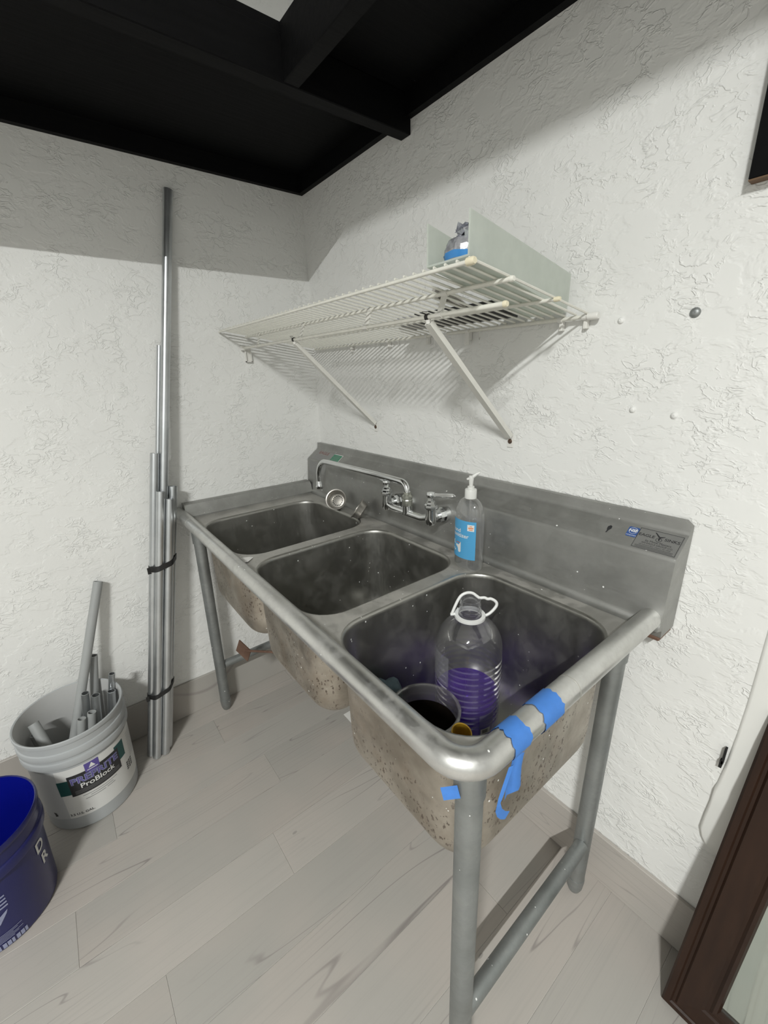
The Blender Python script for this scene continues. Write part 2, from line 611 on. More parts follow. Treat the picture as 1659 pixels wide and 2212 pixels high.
# planks run along Y; end joints read off the floor of the photograph
PW = 0.1482
joints = {-1: -0.30, 0: -0.672, 1: -1.06, 2: -0.572, 3: -1.176, 4: -0.669, 5: -1.011, 6: -1.20, 7: -0.2725, 8: -0.92, 9: -0.62, 10: -0.86}
x0 = 0.8475 - 5 * PW
row = -1
x = x0 - PW
while x < RX:
    a, b = max(x, 0.0), min(x + PW, RX)
    if b - a > 0.02:
        yj = joints.get(row, -random.random() * 1.2)
        ys = [0.0]
        y = yj
        while y > RY:
            ys.append(y)
            y -= 1.22
        ys.append(RY)
        for y1, y0 in zip(ys, ys[1:]):
            if y1 - y0 < 0.02:
                continue
            g = 0.0004
            bw = 0.0006
            MB().loft([[(a + g, y0 + g, -0.0016), (b - g, y0 + g, -0.0016), (b - g, y1 - g, -0.0016), (a + g, y1 - g, -0.0016)],
                       [(a + g, y0 + g, -0.0005), (b - g, y0 + g, -0.0005), (b - g, y1 - g, -0.0005), (a + g, y1 - g, -0.0005)],
                       [(a + g + bw, y0 + g + bw, 0), (b - g - bw, y0 + g + bw, 0), (b - g - bw, y1 - g - bw, 0), (a + g + bw, y1 - g - bw, 0)]],
                      cap=True).build('plank', 'plank', floor, False)
    x += PW
    row += 1

# baseboards cut from the same boards
BBH = 0.158
struct(MB().box((0.0, RY, 0), (0.011, 0, BBH), bevel=0.0015), 'baseboard_left', 'plank', 'grey wood-look baseboard on the left wall')
struct(MB().box((0.011, -0.011, 0), (0.62, 0, BBH), bevel=0.0015), 'baseboard_right', 'plank_x', 'grey wood-look baseboard under the sink')
bbr = struct(MB().box((0.622, -0.011, 0), (2.9, 0, BBH), bevel=0.0015), 'baseboard_right', 'plank_x', 'grey wood-look baseboard beside the framed mirror')

# proud smooth strip of plaster with a broken lower end, right of the sink
mb = MB()
edge = [(1.5885, 0.93), (1.5890, 0.82), (1.5898, 0.74), (1.588, 0.67), (1.5860, 0.60), (1.5825, 0.538), (1.5795, 0.515), (1.5775, 0.48),
        (1.5760, 0.44), (1.5745, 0.40), (1.579, 0.378), (1.588, 0.365), (1.600, 0.361), (1.613, 0.358)]
n = len(edge)
rnd = random.Random(3)
fr_, bk_, md_ = [], [], []
for i, (ex, ez) in enumerate(edge):
    t = 0.004 if i < 4 else (0.008 if i < 6 else 0.012)
    j = rnd.uniform(-0.0012, 0.0012)
    bk_.append((ex + j, 0.0, ez))
    md_.append((ex + 0.002 + j, -t * 0.8, ez + (0.001 if i > 9 else 0)))
    fr_.append((ex + 0.006, -t, ez + (0.003 if i > 9 else 0)))
right = [(1.75, -0.006 if i < 4 else -0.012, ez) for i, (ex, ez) in enumerate(edge)]
right[-1] = (1.75, -0.012, 0.352)
for r1, r2 in ((bk_, md_), (md_, fr_), (fr_, right)):
    mb.loft([r1, r2], 0, False, False)
mb.build('plaster_patch', 'smooth_white', wall_r, True, 60)
mb = MB().box((1.579, -0.0125, 0.588), (1.5825, -0.003, 0.628))
mb.box((1.5765, -0.0125, 0.578), (1.5815, -0.003, 0.596))
mb.build('plaster_hole', 'hole_black', wall_r, False)

# low loft: black joists, deck and ledgers (L-shaped, open to the high white ceiling)
BZ, DZ = 1.985, 2.073
struct(MB().box((0.586, -3.0, BZ), (0.626, -0.0005, DZ), bevel=0.002), 'trim_1', 'black_wood', 'black joist running parallel to the left wall')
struct(MB().box((0.6265, -0.377, BZ + 0.001), (2.7, -0.339, DZ), bevel=0.002), 'trim_2', 'black_wood', 'black joist running parallel to the sink wall')
struct(MB().box((0.0005, -3.0, 2.0205), (0.02, -0.0005, DZ)), 'trim_3', 'black_wood', 'black ledger strip along the left wall')
struct(MB().box((0.0205, -0.02, 2.0205), (0.5855, -0.0005, DZ)), 'trim_4', 'black_wood', 'black ledger strip over the sink, corner side')
struct(MB().box((0.6265, -0.02, 2.0205), (2.7, -0.0005, DZ)), 'trim_5', 'black_wood', 'black ledger strip over the sink, beyond the joist')
struct(MB().box((0.0005, -3.0, DZ + 0.0005), (0.621, -0.0005, DZ + 0.02)), 'loft_deck', 'black_wood', 'black loft panel along the left wall')
struct(MB().box((0.6215, -0.372, DZ + 0.0005), (2.7, -0.0005, DZ + 0.02)), 'loft_deck', 'black_wood', 'black loft panel over the sink wall')

# black board on the wall at the upper right
t = thing('wall_board', 'black-stained wooden board fixed upright to the white wall', 'board', (1.424, -0.001, 1.634))
MB().box((1.424, -0.022, 1.636), (1.60, -0.001, 2.30), bevel=0.0015).build('board', 'black_wood', t, False)
MB().box((1.4245, -0.0215, 1.634), (1.5995, -0.001, 1.6362)).build('raw_edge', 'raw_wood_edge', t, False)

# wall anchors left in the plaster
for (ax, az), lb in zip(((1.3797, 1.4566), (1.3769, 1.2769), (1.3006, 1.2846), (1.2533, 1.4568)),
                        ('bare metal screw stub in the wall, level with the shelf rod', 'painted-over screw head in the wall, lower one near the bare stub',
                         'painted-over screw head in the wall above the sink name plate', 'painted-over screw head in the wall beside the shelf end')):
    mt = 'galvanized' if az > 1.45 and ax > 1.3 else 'wall_white'
    r = 0.006 if mt == 'galvanized' else 0.0045
    M = Matrix.Rotation(PI / 2, 3, 'X')
    mb = MB().lathe([(r * 1.5, 0.0), (r * 1.35, 0.002), (r, 0.004), (r * 0.4, 0.0055), (0.0003, 0.005)], (ax, 0.0, az), 14, M=M)
    tag(mb.build('wall_screw', mt), lb, 'screw', 'screws left in the plaster')

# ------------------------------------------------------------------ the sink
DK = 0.872            # deck level
sink = thing('compartment_sink', 'stainless steel three-compartment sink on galvanized legs', 'sink', (0.74, -0.35, 0))
XL, XR, YF, YB = 0.048, 1.4135, -0.6195, -0.083
bowls = [(0.128, 0.552), (0.592, 0.982), (1.020, 1.402)]
BY0, BY1 = -0.598, -0.135
cells = [XL, 0.572, 1.001, XR]
BR = 0.086
deck = MB()
for i, (a, b) in enumerate(bowls):
    cx, cy = (a + b) / 2, (BY0 + BY1) / 2
    hx, hy = (b - a) / 2, (BY1 - BY0) / 2
    inner = rrect(cx, cy, hx, hy, BR, DK)
    mid = rrect(cx, cy, hx + 0.003, hy + 0.003, BR + 0.003, DK + 0.0004)
    c0, c1 = cells[i], cells[i + 1]
    outer = rrect((c0 + c1) / 2, (YF + YB) / 2, (c1 - c0) / 2, (YB - YF) / 2, 1e-5, DK)
    deck.loft([inner, mid, outer])
# a thickness below the rim
deck.loft([[(XL, YF, DK), (XR, YF, DK), (XR, YB, DK), (XL, YB, DK)], [(XL, YF, DK - 0.012), (XR, YF, DK - 0.012), (XR, YB, DK - 0.012), (XL, YB, DK - 0.012)]])
deck.build('deck', 'steel_deck', sink)

BOT = 0.556
for i, (a, b) in enumerate(bowls):
    cx, cy = (a + b) / 2, (BY0 + BY1) / 2
    hx, hy = (b - a) / 2, (BY1 - BY0) / 2

    def rings(off, zoff):
        out = []
        prof = [(0.0, DK), (0.0035, DK - 0.0012), (0.006, DK - 0.005), (0.007, DK - 0.012), (0.013, BOT + 0.087)]
        R = 0.085
        for k in range(1, 9):
            t_ = PI / 2 * k / 8
            prof.append((0.013 + R * (1 - math.cos(t_)), BOT + R * (1 - math.sin(t_))))
        for ins, z in prof:
            r = max(BR - ins, 0.034)
            out.append(rrect(cx, cy, hx - ins + off, hy - ins + off, r + off, z + zoff))
        return out
    inn = rings(0.0, 0.0)
    dc = (cx, cy - 0.02)
    inn.append(rrect(dc[0], dc[1], 0.047, 0.047, 0.0469, BOT - 0.003))
    inn.append(rrect(dc[0], dc[1], 0.040, 0.040, 0.0399, BOT - 0.006))
    inn.append(rrect(dc[0], dc[1], 0.036, 0.036, 0.0359, BOT - 0.020))
    mb = MB().loft(inn)
    mb.f.append(tuple(range(len(mb.v) - len(inn[0]), len(mb.v))))
    mb.m.append(0)
    # outside skin
    out = rings(0.0022, -0.0022)[3:]
    out.append(rrect(dc[0], dc[1], 0.050, 0.050, 0.0499, BOT - 0.0052))
    out.append(rrect(dc[0], dc[1], 0.045, 0.045, 0.0449, BOT - 0.028))
    out.append(rrect(dc[0], dc[1], 0.030, 0.030, 0.0299, BOT - 0.030))
    out.append(rrect(dc[0], dc[1], 0.026, 0.026, 0.0259, BOT - 0.075))
    k0 = len(mb.v)
    mb.loft(out, 1)
    mb.f.append(tuple(range(len(mb.v) - len(out[0]), len(mb.v))))
    mb.m.append(1)
    me = mb.build('bowl', ['steel_bowl', 'steel_outside'], sink)

# backsplash: one bent sheet profile, closed at the ends
prof = [(-0.083 - 0.016 + 0.016 * math.sin(PI / 2 * k / 6), DK + 0.0003 + 0.016 * (1 - math.cos(PI / 2 * k / 6))) for k in range(7)] + [
        (-0.073, 1.012), (-0.0715, 1.0165), (-0.069, 1.020),
        (-0.024, 1.0535), (-0.0205, 1.058), (-0.0195, 1.063), (-0.0175, 1.0805), (-0.0025, 1.0805), (-0.0025, 0.845), (-0.068, 0.845), (-0.070, DK - 0.010)]
mb = MB()
BX0, BX1 = 0.0035, 1.447
top = {9, 10, 11}
r0 = [(BX0, y, z) for y, z in prof]
ra = [(BX1 - 0.012, y, z) for y, z in prof]
rb = [(BX1, y, z - (0.010 if z > 1.07 else 0.0)) for y, z in prof]
mb.loft([r0, ra, rb], 0, True)
back = mb.build('backsplash', 'steel_splash', sink, True, 30)
MB().box((1.405, -0.070, 0.836), (1.4455, -0.006, 0.8445), bevel=0.002).build('wall_bracket', 'rusty', sink, False)

# left ledge
lp = [(0.0505, DK + 0.0003), (0.046, DK + 0.004), (0.044, DK + 0.012), (0.040, 0.914), (0.036, 0.921), (0.028, 0.9235), (0.003, 0.9235), (0.003, 0.866), (0.0505, 0.866)]
MB().loft([[(x_, -0.618, z_) for x_, z_ in lp], [(x_, -0.090, z_) for x_, z_ in lp], [(x_, -0.085, z_ - (0.006 if z_ > 0.9 else 0)) for x_, z_ in lp]], 0, True).build('side_ledge', 'steel_splash', sink, True, 30)

# rolled rim: front and right side in one tube
RZc, RR, RYc, RXc = 0.888, 0.0205, -0.632, 1.426
path = [(x_, RYc, RZc) for x_ in (0.004, 0.3, 0.7, 1.1, 1.34)]
for k in range(0, 11):
    a = -PI / 2 + PI / 2 * k / 10
    path.append((RXc - 0.046 + 0.046 * math.cos(a), RYc + 0.046 + 0.046 * math.sin(a), RZc))
path += [(RXc, y_, RZc) for y_ in (-0.45, -0.3, -0.15, -0.0715)]
MB().tube(path, RR, 28).build('rolled_rim', 'steel_rail', sink, True, 50)
# weld seams on the rim
for xs_ in (0.17,):
    MB().tube([(xs_, RYc, RZc), (xs_ + 0.002, RYc, RZc)], RR + 0.0004, 28).build('weld_seam', 'steel_deck', sink)
MB().tube([(RXc, -0.390, RZc), (RXc, -0.388, RZc)], RR + 0.0004, 28).build('weld_seam', 'steel_deck', sink)

# legs
LEG = 0.0206
legs = [((0.115, -0.603), (0.078, -0.605)), ((1.394, -0.583), (1.397, -0.579)), ((1.378, -0.083), (1.372, -0.083)), ((0.10, -0.10), (0.085, -0.10))]
for (tx, ty), (bx_, by_) in legs:
    zt = 0.866 if ty < -0.5 else 0.835
    T_ = Vector((tx, ty, zt))
    B_ = Vector((bx_, by_, 0.0))
    d = (B_ - T_)
    P = lambda s_: T_ + d * s_
    lg = MB().tube([P(0.02), P(0.3), P(0.93)], LEG, 24).build('leg', 'galvanized', sink)
    MB().tube([P(0.0), P(0.085)], LEG + 0.0028, 24).build('leg_socket', 'steel_outside' if False else 'galvanized', lg)
    MB().tube([P(0.93), P(0.945), P(0.975), P(0.992), P(1.0)], [LEG + 0.001, LEG + 0.0012, LEG - 0.001, LEG * 0.72, LEG * 0.45], 24).build('bullet_foot', 'galvanized', lg)
# side cross bars with small collars
for xx, yy0, yy1, z_ in ((1.392, -0.562, -0.102, 0.20), (0.087, -0.585, -0.118, 0.225)):
    cb = MB().tube([(xx - 0.004, yy0, z_), (xx - 0.012, yy1, z_)], 0.0165, 20).build('crossbar', 'galvanized', sink)
# lever drain under the middle bowl
lv = MB().tube([(0.272, -0.545, 0.379), (0.40, -0.49, 0.42), (0.775, -0.385, 0.515)], 0.0045, 10).build('drain_lever', 'rusty', sink)
a_ = Vector((0.022, 0.012, -0.018))
b_ = Vector((0.010, 0.006, 0.026))
MB().obox((0.262, -0.549, 0.376), a_, b_, a_.cross(b_).normalized() * 0.0022).build('lever_plate', 'rusty', lv, False)

# markings on the backsplash (sloped face)
sl = Vector((0, 0.045, 0.0335)).normalized()
SO = Vector((0, -0.069, 1.020))


def slope(x, v):
    return flatmap(SO + Vector((x, 0, 0)) + sl * v, (1, 0, 0), sl, 0.0004)


mp = slope(1.403, 0.027)
mb = MB()
put_rect(mb, mp, -0.040, -0.0255, 0.040, 0.0255, 0)
npl = mb.build('name_plate', 'plate_grey', sink, False)
mb = MB()
L = 0.0002
for (p, q, r_, s_) in ((-0.039, -0.0245, 0.039, -0.0237), (-0.039, 0.0237, 0.039, 0.0245), (-0.039, -0.0245, -0.0382, 0.0245), (0.0382, -0.0245, 0.039, 0.0245)):
    put_rect(mb, mp, p, q, r_, s_, 0, L)
put_text(mb, mp, 'EAGLE', -0.0225, 0.0085, 0.0092, lift=L, bold=0.00012, xs=1.12)
put_text(mb, mp, 'SINKS', 0.0235, 0.0085, 0.0092, lift=L, bold=0.00012, xs=1.12)
put_text(mb, mp, 'by Metal Masters', 0.003, -0.0035, 0.0068, lift=L)
put_text(mb, mp, 'AN EAGLE GROUP CO.', 0.003, -0.0095, 0.0055, lift=L)
put_text(mb, mp, '100 Industrial Blvd., Clayton, DE 19938', 0.0, -0.0145, 0.0036, lift=L)
for k in range(2):
    put_rect(mb, mp, -0.034, -0.0186 - k * 0.0030, 0.034, -0.0178 - k * 0.0030, 0, L)
# eagle mark: spread wings over a ring
put_poly(mb, mp, [(-0.011, 0.0205), (-0.0085, 0.0205), (0.0005, 0.0125), (0.0015, 0.0095), (-0.0015, 0.0105)], 0, L)
put_poly(mb, mp, [(0.0005, 0.0125), (0.0095, 0.0150), (0.0095, 0.0140), (0.0040, 0.0105), (0.0015, 0.0095)], 0, L)
ring_ = [(0.001 + 0.0055 * math.cos(a), 0.0045 + 0.0052 * math.sin(a)) for a in [2 * PI * k / 20 for k in range(20)]]
rin_ = [(0.001 + 0.0046 * math.cos(a), 0.0045 + 0.0043 * math.sin(a)) for a in [2 * PI * k / 20 for k in range(20)]]
mb.loft([[mp(a, b, L) for a, b in ring_], [mp(a, b, L) for a, b in rin_]])
put_poly(mb, mp, [(0.000, 0.009), (0.003, 0.0085), (0.002, 0.005), (0.003, 0.002), (0.0005, 0.003), (-0.001, 0.006)], 0, L)
mb.build('lettering', 'print_black', npl, False)

mp = slope(1.3535, 0.036)
mb = MB()
put_poly(mb, mp, [(-0.0085, -0.0125), (0.0085, -0.0125), (0.0105, -0.0105), (0.0105, 0.0105), (0.0085, 0.0125), (-0.0085, 0.0125), (-0.0105, 0.0105), (-0.0105, -0.0105)])
ns = mb.build('sticker', 'sticker_blue', sink, False)
mb = MB()
put_text(mb, mp, 'NSF', 0, 0.003, 0.0095, lift=L, bold=0.0003)
rr_ = [(0.0082 * math.cos(a), 0.003 + 0.0080 * math.sin(a)) for a in [2 * PI * k / 24 for k in range(24)]]
r2_ = [(0.0076 * math.cos(a), 0.003 + 0.0074 * math.sin(a)) for a in [2 * PI * k / 24 for k in range(24)]]
mb.loft([[mp(a, b, L) for a, b in rr_], [mp(a, b, L) for a, b in r2_]])
put_text(mb, mp, 'component', 0, -0.0085, 0.0042, lift=L)
mb.build('lettering', 'print_white', ns, False)
# dark blot beside the sticker
mp = slope(1.308, 0.030)
mb = MB()
put_poly(mb, mp, [(0.000, 0.009), (0.004, 0.007), (0.0045, 0.001), (0.001, -0.005), (-0.001, -0.012), (-0.003, -0.011), (-0.002, -0.006), (-0.004, -0.001), (-0.004, 0.005)])
mb.build('ink_blot', 'print_black', sink, False)
# left end: bent-over decal and green sticker
mp = slope(0.10, 0.022)
mb = MB()
put_rect(mb, mp, -0.085, -0.0215, 0.066, 0.030)
dcl = mb.build('decal', 'plate_grey', sink, False)
mb = MB()
put_text(mb, mp, 'EAGLE', -0.01, 0.020, 0.021, lift=L, xs=1.3)
mb.build('lettering', 'sticker_red', dcl, False)
mb = MB()
for k in range(7):
    put_rect(mb, mp, -0.06, 0.006 - k * 0.004, 0.04 - (k % 3) * 0.01, 0.0072 - k * 0.004, 0, L)
mb.build('print', 'print_grey', dcl, False)
mpv = flatmap((0.085, -0.0735, 1.0), (1, 0, 0), (0, 0.01, 0.14), 0.0008)
mb = MB()
put_rect(mb, mpv, -0.07, -0.055, 0.075, 0.012)
dc2 = mb.build('decal', 'plate_grey', sink, False)
mb = MB()
for k in range(12):
    put_rect(mb, mpv, -0.06, 0.006 - k * 0.005, 0.055 - (k % 4) * 0.012, 0.0073 - k * 0.005, 0, L)
mb.build('print', 'print_grey', dc2, False)
mp = slope(0.197, 0.022)
mb = MB()
put_rect(mb, mp, -0.034, -0.022, 0.034, 0.030, 0)
gs = mb.build('sticker', 'print_white', sink, False)
mb = MB()
put_rect(mb, mp, -0.031, -0.0195, 0.031, 0.0275, 0, L)
mb.build('sticker_face', 'sticker_green', gs, False)
mb = MB()
for k, (y_, x_) in enumerate(((0.02, 0.02), (0.013, 0.026), (0.007, 0.018), (0.0, 0.026), (-0.006, 0.024), (-0.012, 0.02))):
    put_rect(mb, mp, -x_, y_, x_, y_ + 0.0016, 0, 2 * L)
mb.build('print', 'print_grey', gs, False)

# ------------------------------------------------------------------ faucet
fa = thing('wall_faucet', 'chrome two-handle faucet with a long swing spout on the backsplash', 'faucet', (0.755, -0.08, 0.95))
FY = -0.14
FZ = 0.968
path = [(0.755, FY, FZ + 0.02), (0.755, FY, 1.028)]
for k in range(1, 7):
    a = PI / 2 * k / 6
    path.append((0.755 - 0.026 * (1 - math.cos(a)), FY, 1.028 + 0.026 * math.sin(a)))
path += [(0.6, FY, 1.055), (0.45, FY, 1.053), (0.30, FY, 1.051)]
for k in range(1, 9):
    a = PI / 2 * k / 8
    path.append((0.28 - 0.066 * math.sin(a), FY, 1.051 - 0.066 * (1 - math.cos(a))))
path += [(0.2135, FY, 0.955)]
sp = MB().tube(path, 0.0098, 18).build('spout', 'chrome', fa, True, 60)
MB().lathe([(0.0098, 0.032), (0.0115, 0.026), (0.0118, 0.014), (0.0150, 0.010), (0.0150, 0.003), (0.0128, 0.0), (0.0105, 0.0), (0.0105, 0.008)], (0.2135, FY, 0.931), 22).build('spout_tip', 'chrome', sp)
MB().lathe([(0.0155, 0.0), (0.0165, 0.004), (0.0165, 0.018), (0.0150, 0.021), (0.0165, 0.024), (0.0165, 0.030), (0.0115, 0.036), (0.0112, 0.042), (0.0100, 0.042)], (0.755, FY, FZ + 0.016), 12).build('swivel_nut', 'brass_tarnished', fa, True, 25)
# body: dipped cross tube
MB().tube([(0.655, FY, FZ + 0.004), (0.668, FY, FZ - 0.002), (0.69, FY, FZ - 0.008), (0.755, FY, FZ - 0.008), (0.82, FY, FZ - 0.008), (0.843, FY, FZ - 0.002), (0.857, FY, FZ + 0.004)], 0.0118, 16).tube(
    [(0.755, FY, FZ - 0.01), (0.755, FY, FZ + 0.018)], 0.0148, 16).build('body', 'chrome', fa, True, 50)
for vx in (0.655, 0.857):
    vb = MB().lathe([(0.004, -0.022), (0.012, -0.019), (0.0160, -0.012), (0.0165, 0.0), (0.0150, 0.014), (0.0150, 0.028), (0.0150, 0.030)], (vx, FY, FZ), 20, cap=True).build('valve', 'chrome', fa)
    MB().lathe([(0.0158, 0.028), (0.0185, 0.030), (0.0190, 0.036), (0.0180, 0.041), (0.0140, 0.045), (0.0130, 0.050), (0.0088, 0.054), (0.0082, 0.062), (0.0082, 0.064)], (vx, FY, FZ), 8, cap=True).build('bonnet_nut', 'chrome', vb, True, 25)
    MB().tube([(vx, FY, FZ), (vx, -0.105, FZ)], 0.0125, 16).tube([(vx, -0.113, FZ), (vx, -0.095, FZ)], 0.0195, 8).tube([(vx, -0.095, FZ), (vx, -0.0765, FZ)], 0.0225, 20).build('inlet_shank', 'chrome', vb, True, 30)
    HZ = FZ + 0.066
    sgn = 1 if vx > 0.8 else -1
    hd = MB().lathe([(0.009, -0.004), (0.0125, -0.001), (0.0130, 0.006), (0.0115, 0.011), (0.004, 0.013)], (vx, FY, HZ), 16, cap=True)
    dirx = Vector((0.90, 0.43, 0)) if sgn > 0 else Vector((-0.95, 0.30, 0))
    sd = Vector((-dirx.y, dirx.x, 0)).normalized()
    rr = []
    for s_, wd, th, zz in ((0.006, 0.008, 0.006, 0.003), (0.022, 0.0065, 0.0055, 0.004), (0.045, 0.0085, 0.0065, 0.005), (0.062, 0.0090, 0.006, 0.006), (0.070, 0.006, 0.004, 0.007), (0.073, 0.002, 0.001, 0.007)):
        c_ = Vector((vx, FY, HZ + zz)) + dirx.normalized() * s_
        rr.append([c_ + sd * wd, c_ + sd * wd * 0.6 + Vector((0, 0, th)), c_ - sd * wd * 0.6 + Vector((0, 0, th)), c_ - sd * wd, c_ - sd * wd * 0.6 - Vector((0, 0, th * 0.6)), c_ + sd * wd * 0.6 - Vector((0, 0, th * 0.6))])
    hd.loft(rr, 0, True)
    hd.build('lever_handle', 'chrome', fa, True, 50)


# ------------------------------------------------------------------ basket strainers leaning on the backsplash
def strainer(c, nrm, label, knob):
    nrm = Vector(nrm).normalized()
    q = nrm.to_track_quat('Z', 'Y').to_matrix()
    t = thing('basket_strainer', label, 'strainer', c, 'sink strainers behind the left bowl')
    R = 0.041
    MB().lathe([(R, -0.003), (R + 0.0008, -0.001), (R, 0.0008), (R - 0.004, 0.0002), (R - 0.0045, -0.004)], c, 36, M=q, cap=False).build('rim', 'strainer_steel', t)
    mb = MB().lathe([(R - 0.0035, -0.0005), (R - 0.008, -0.006), (R - 0.010, -0.022), (R - 0.015, -0.026), (0.008, -0.024), (0.0005, -0.024)], c, 32, M=q)
    mb.lathe([(R - 0.002, -0.002), (R - 0.006, -0.008), (R - 0.0085, -0.0235), (R - 0.0145, -0.0275), (0.0005, -0.0275)], c, 32, M=q)
    mb.build('basket', 'strainer_steel', t)
    mb = MB()
    for k in range(16):
        a = 2 * PI * k / 16
        cc = Vector(c) + q @ Vector((0.019 * math.cos(a), 0.019 * math.sin(a), -0.0243))
        mb.lathe([(0.0022, 0.0006), (0.0001, 0.0007)], cc, 8, M=q)
    mb.build('drain_hole', 'hole_black', t, False)
    if knob:
        MB().lathe([(0.0035, -0.024), (0.0035, -0.010), (0.009, -0.009), (0.0095, -0.004), (0.004, -0.002), (0.0003, -0.002)], c, 16, M=q).build('knob', 'strainer_steel', t)


strainer((0.330, -0.137, DK + 0.038), (0.52, -0.62, 0.45), 'steel basket strainer leaning open-faced beside the spout tip', False)
strainer((0.478, -0.140, DK + 0.038), (-0.52, -0.52, 0.52), 'steel basket strainer tilted edge-on between the two left bowls', True)

# ------------------------------------------------------------------ hand sanitizer bottle on the deck
bc = Vector((1.008, -0.1475, DK + 0.0008))
bt = thing('sanitizer_bottle', 'clear pump bottle with a bright blue label on the sink deck', 'bottle', bc)
ax_, ay_ = 0.0425, 0.0285


def bz(z):
    return z


bprof = [(0.0, 0.003), (0.70, 0.0015), (0.90, 0.0), (0.985, 0.006), (1.0, 0.014), (1.0, 0.075), (1.0, 0.135), (0.985, 0.150), (0.93, 0.164), (0.82, 0.176), (0.66, 0.184), (0.48, 0.189)]


def oval(fr, z, c, n=40, ax=ax_, ay=ay_):
    return [(c.x + ax * fr * math.cos(2 * PI * k / n), c.y + ay * fr * math.sin(2 * PI * k / n), c.z + z) for k in range(n)]


MB().loft([oval(max(f_, 0.001), z_, bc) for f_, z_ in bprof] + [oval(1, 0.1905, bc, ax=0.0145, ay=0.0145), oval(1, 0.1935, bc, ax=0.0145, ay=0.0145)]).build('bottle_body', 'clear_plastic', bt)
MB().loft([oval(max(f_, 0.001) * 0.965, z_ + 0.003, bc) for f_, z_ in bprof[:6] if z_ < 0.03] + [oval(0.965, 0.044, bc), oval(0.001, 0.044, bc)]).build('gel', 'gel', bt)
MB().lathe([(0.0140, 0.190), (0.0150, 0.191), (0.0150, 0.212), (0.0140, 0.214), (0.0095, 0.215), (0.0085, 0.216), (0.0085, 0.221), (0.006, 0.222), (0.0055, 0.222)], bc, 26, cap=True).build('collar', 'pump_plastic', bt)
pm = MB().lathe([(0.0046, 0.220), (0.0058, 0.234), (0.0066, 0.243), (0.0052, 0.248), (0.001, 0.249)], bc, 18, cap=True)
hd_ = bc + Vector((0, 0, 0.242))
dv = Vector((0.70, 0.70, 0.0)).normalized()
pm.tube([hd_ - dv * 0.011 + Vector((0, 0, -0.003)), hd_, hd_ + dv * 0.012 + Vector((0, 0, 0.010)), hd_ + dv * 0.020 + Vector((0, 0, 0.014))], [0.0025, 0.0052, 0.0042, 0.003], 12)
pm.build('pump_head', 'pump_plastic', bt)
MB().tube([bc + Vector((0, 0, 0.19)), bc + Vector((0.002, 0, 0.006))], 0.0028, 10).build('dip_tube', 'clear_plastic', bt)


def ovalmap(sign):
    def f(x, y, lift=0.0):
        # x is arc position on the flat side facing the room
        a = -PI / 2 + x / 0.037
        return Vector((bc.x + (ax_ + 0.0004 + lift) * math.cos(a), bc.y + sign * (ay_ + 0.0004 + lift) * math.sin(a), bc.z + y))
    return f


om = ovalmap(1)
mb = MB()
put_rect(mb, om, -0.037, 0.033, 0.036, 0.137, 0, 0, 24)
lbl = mb.build('label', 'label_blue', bt)
mb = MB()
put_text(mb, om, 'hand', -0.031, 0.108, 0.0145, align='LEFT', lift=0.0004, bold=0.0002)
put_text(mb, om, 'sanitizer', -0.031, 0.0955, 0.0145, align='LEFT', lift=0.0004, bold=0.0002)
# arrow mark pointing up and to the right
put_poly(mb, om, [(-0.030, 0.074), (-0.027, 0.078), (-0.004, 0.078), (-0.002, 0.076), (-0.002, 0.050), (-0.006, 0.047), (-0.010, 0.050), (-0.011, 0.060), (-0.023, 0.047), (-0.029, 0.053), (-0.017, 0.066), (-0.027, 0.067), (-0.030, 0.070)], 0, 0.0004)
put_rect(mb, om, 0.014, 0.112, 0.031, 0.129, 0, 0.0004, 4)
mb.build('print', 'print_white', lbl, False)
mb = MB()
put_rect(mb, om, -0.016, 0.0735, -0.004, 0.0755, 0, 0.0008, 3)
mb.build('print', 'print_red', lbl, False)
mb = MB()
for k, (hw_, hh_) in enumerate(((0.0030, 0.0008), (0.0062, 0.0013), (0.0046, 0.0009))):
    put_rect(mb, om, 0.0225 - hw_, 0.1250 - k * 0.0045 - hh_, 0.0225 + hw_, 0.1250 - k * 0.0045 + hh_, 0, 0.0008, 2)
mb.build('print', 'print_orange', lbl, False)
mb = MB()
om2 = ovalmap(-1)
put_rect(mb, om2, -0.030, 0.040, 0.030, 0.132, 0, 0, 20)
mb.build('back_label', 'film_label', bt)

# ------------------------------------------------------------------ big jug with purple cleaner in the right bowl
jc = Vector((1.141, -0.292, BOT + 0.0015))
jg = thing('cleaner_jug', 'large clear ribbed jug with purple liquid standing in the right bowl', 'jug', jc)
JR = 0.0765
prof = [(0.001, 0.012), (0.035, 0.010), (0.055, 0.002), (0.066, 0.0), (0.073, 0.006), (JR, 0.018)]
z = 0.03
while z < 0.19:
    prof += [(JR, z), (JR + 0.0002, z + 0.0045), (JR - 0.0022, z + 0.0065), (JR - 0.0022, z + 0.0078), (JR, z + 0.0098)]
    z += 0.0152
prof += [(JR, 0.203), (JR - 0.0005, 0.214), (0.0742, 0.228), (0.0690, 0.243), (0.0605, 0.257), (0.049, 0.270), (0.0375, 0.279), (0.0265, 0.286)]
prof += [(0.0238, 0.290), (0.0238, 0.299), (0.0262, 0.300), (0.0262, 0.302), (0.0230, 0.304), (0.0230, 0.308), (0.0245, 0.309), (0.0245, 0.311), (0.0230, 0.313), (0.0230, 0.317), (0.0240, 0.318), (0.0240, 0.320), (0.0228, 0.322), (0.0228, 0.328), (0.0215, 0.329), (0.0215, 0.300)]
MB().lathe(prof, jc, 44).build('jug_body', 'jug_plastic', jg, True, 50)
pl = [(0.001, 0.014), (0.035, 0.012), (0.055, 0.004), (0.066, 0.002), (0.0715, 0.008), (JR - 0.0035, 0.02), (JR - 0.0035, 0.086), (0.04, 0.086), (0.001, 0.086)]
